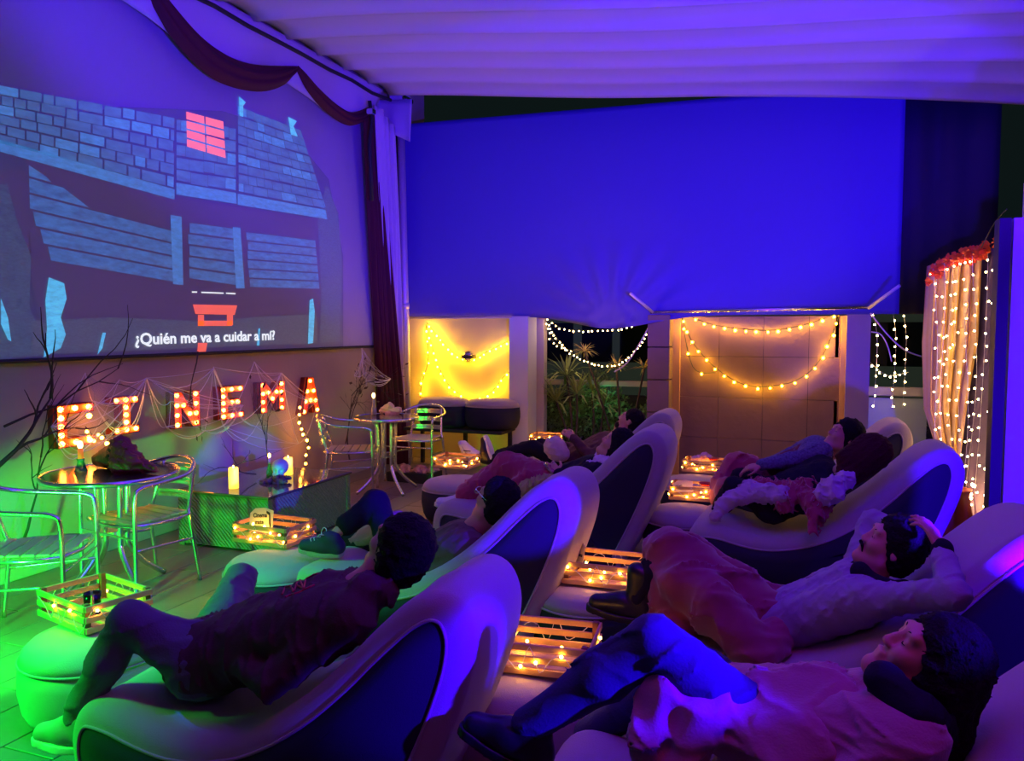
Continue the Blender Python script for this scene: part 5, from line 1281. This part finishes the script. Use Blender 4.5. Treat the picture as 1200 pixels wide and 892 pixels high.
blanket('blanket', 'lilac fleece bundle beside the black clad sleeper', [cap(pj_(975, 572, 5.1), pj_(992, 562, 5.15), .07, .05), cap(pj_(965, 582, 5.08), pj_(980, 580, 5.05), .06, .045)], M_lilacf, vox=.009, amp=.016, freq=42, seed=39)

# man with moustache, hands behind the head
J = dict(head=(1043, 640, 3.42), neck=(1018, 675, 3.42), pelvis=(895, 738, 3.45), shN=(1020, 704, 3.16), elN=(1116, 696, 3.0), wrN=(1104, 648, 3.2), shF=(1000, 678, 3.62), elF=(1022, 612, 3.80), wrF=(1078, 628, 3.62),
     hipN=(895, 742, 3.36), knN=(782, 650, 3.35), anN=(748, 700, 3.32), hipF=(898, 730, 3.56), knF=(800, 655, 3.62), anF=(760, 700, 3.7))
hN = at(1, 1104, 648, 3.2); hF = at(1, 1078, 628, 3.62)
p7, g, P, fr = person('man with moustache in a grey jacket, hands behind his head', J, M_grey, M_blackc, (-.86, -.12, .50), (.55, -.05, .84), ('full', M_hair), .0075, hands=[(hN, (-.35, .45, .8), (.7, -.4, .4), 1, .35), (hF, (.5, -.5, .1), (.3, .7, .5), -1, .4)], wr_amp=.006, seed=44, top_name='jacket', wr_freq=34)
mb = MB()
mb.build if False else None
surf_obj('moustache', [cap(P(.098, -.043, 0), P(.090, -.050, .020), .0065, .006, k=.004), cap(P(.098, -.043, 0), P(.090, -.050, -.020), .0065, .006, k=.004), cap(P(.090, -.050, .020), P(.080, -.070, .026), .006, .003, k=.004), cap(P(.090, -.050, -.020), P(.080, -.070, -.026), .006, .003, k=.004)], .0035, M_hair, p7)
surf_obj('collar', [cap(pj_(1008, 672, 3.3), pj_(1042, 690, 3.28), .03, .03), cap(pj_(1008, 668, 3.3), pj_(1004, 665, 3.55), .03, .03), cap(pj_(1042, 690, 3.28), pj_(1060, 688, 3.4), .03, .03)], .0075, M_blackc, p7)
MB().tube(smooth_path([pj_(1012, 684, 3.14), pj_(1004, 700, 3.12), pj_(997, 722, 3.14)], 5), .006, 5).build('zipper', M_black, p7, world=True)
surf_obj('cuff', [cap(np.array(hN)+(.0, 0, -.02), np.array(hN)+(0, 0, .015), .040, .038)], .0075, M_blackc, p7)
shoe(p7, g['anN']+np.array((-.02, 0, .0)), (-1, -.1, .12), (.15, -.05, 1), M_boot, M_boot, 1.12, tall=.09, label='black leather boot')
shoe(p7, g['anF'], (-1, .1, .1), (0, 0, 1), M_boot, M_boot, 1.05, tall=.06)
blanket('blanket', 'magenta brown blanket draped over the knees of the man with moustache', [cap(pj_(900, 728, 3.42), pj_(785, 645, 3.36), .135, .10), cap(pj_(905, 722, 3.58), pj_(800, 648, 3.6), .13, .095), cap(pj_(785, 648, 3.36), pj_(775, 700, 3.34), .10, .075), cap(pj_(790, 650, 3.6), pj_(785, 700, 3.6), .10, .07), cap(pj_(800, 680, 3.28), pj_(870, 745, 3.2), .11, .10), cap(pj_(830, 700, 3.2), pj_(880, 760, 3.12), .09, .07), cap(pj_(910, 745, 3.25), pj_(895, 770, 3.1), .07, .05), cap(pj_(780, 700, 3.3), pj_(800, 740, 3.25), .06, .05)], mat('rose_brown_blanket', (.30, .05, .09), .95, sheen=.4), amp=.014, freq=17, seed=47)

# woman in the pink hoodie
J = dict(head=(1085, 775, 2.10), neck=(1062, 825, 2.08), pelvis=(905, 862, 2.12), shN=(1068, 868, 1.92), elN=(990, 930, 1.85), wrN=(905, 905, 1.98), shF=(1040, 820, 2.3), elF=(950, 830, 2.4), wrF=(870, 830, 2.3),
     hipN=(900, 866, 2.03), knN=(768, 752, 2.02), anN=(618, 848, 2.0), hipF=(905, 850, 2.24), knF=(815, 782, 2.35), anF=(690, 860, 2.42))
p8, g, P, fr = person('woman in a pink hoodie with long black hair on the front right lounger', J, M_pink, mat('navy_denim', (.03, .03, .10), .85, bump=.2, bscale=150), (-.74, -.12, .66), (.7, -.05, .72), ('long', M_hair, [((-.05, .0, .03), (-.10, -.13, .06), .075, .07), ((-.05, .0, -.03), (-.13, -.10, -.04), .08, .07), ((-.06, -.08, .05), (-.16, -.20, .07), .07, .05)]), .0065, hands=[(at(1, 870, 830, 2.3), (-.8, -.2, .1), (0, .1, 1), 1, .5), (at(1, 905, 905, 1.98), (-.8, .2, .1), (0, -.1, 1), -1, .5)], wr_amp=.008, seed=51, wr_freq=24, hs=.98, fat=1.05)
surf_obj('collar', [cap(pj_(1036, 800, 1.98), pj_(1075, 840, 1.93), .040, .045), cap(pj_(1036, 796, 2.0), pj_(1040, 800, 2.2), .035, .035), cap(pj_(1075, 838, 1.95), pj_(1098, 850, 2.05), .05, .055)], .007, M_blackc, p8, wr=wrinkle(.004, 50, 2))
shoe(p8, g['anN']+np.array((-.0, 0, -.02)), (-.9, -.05, .30), (.25, 0, .95), M_boot, M_boot, 1.05, label='shiny black shoe')
blanket('blanket', 'pink blanket over the lap of the woman in the pink hoodie', [cap(pj_(960, 850, 2.08), pj_(845, 822, 2.15), .14, .10), cap(pj_(930, 880, 1.98), pj_(850, 850, 2.0), .13, .08), cap(pj_(840, 830, 2.0), pj_(770, 815, 1.98), .07, .045), cap(pj_(780, 815, 1.96), pj_(760, 880, 1.92), .045, .05), cap(pj_(820, 840, 1.94), pj_(800, 900, 1.9), .05, .05)], M_pink, vox=.008, amp=.014, freq=22, seed=53)
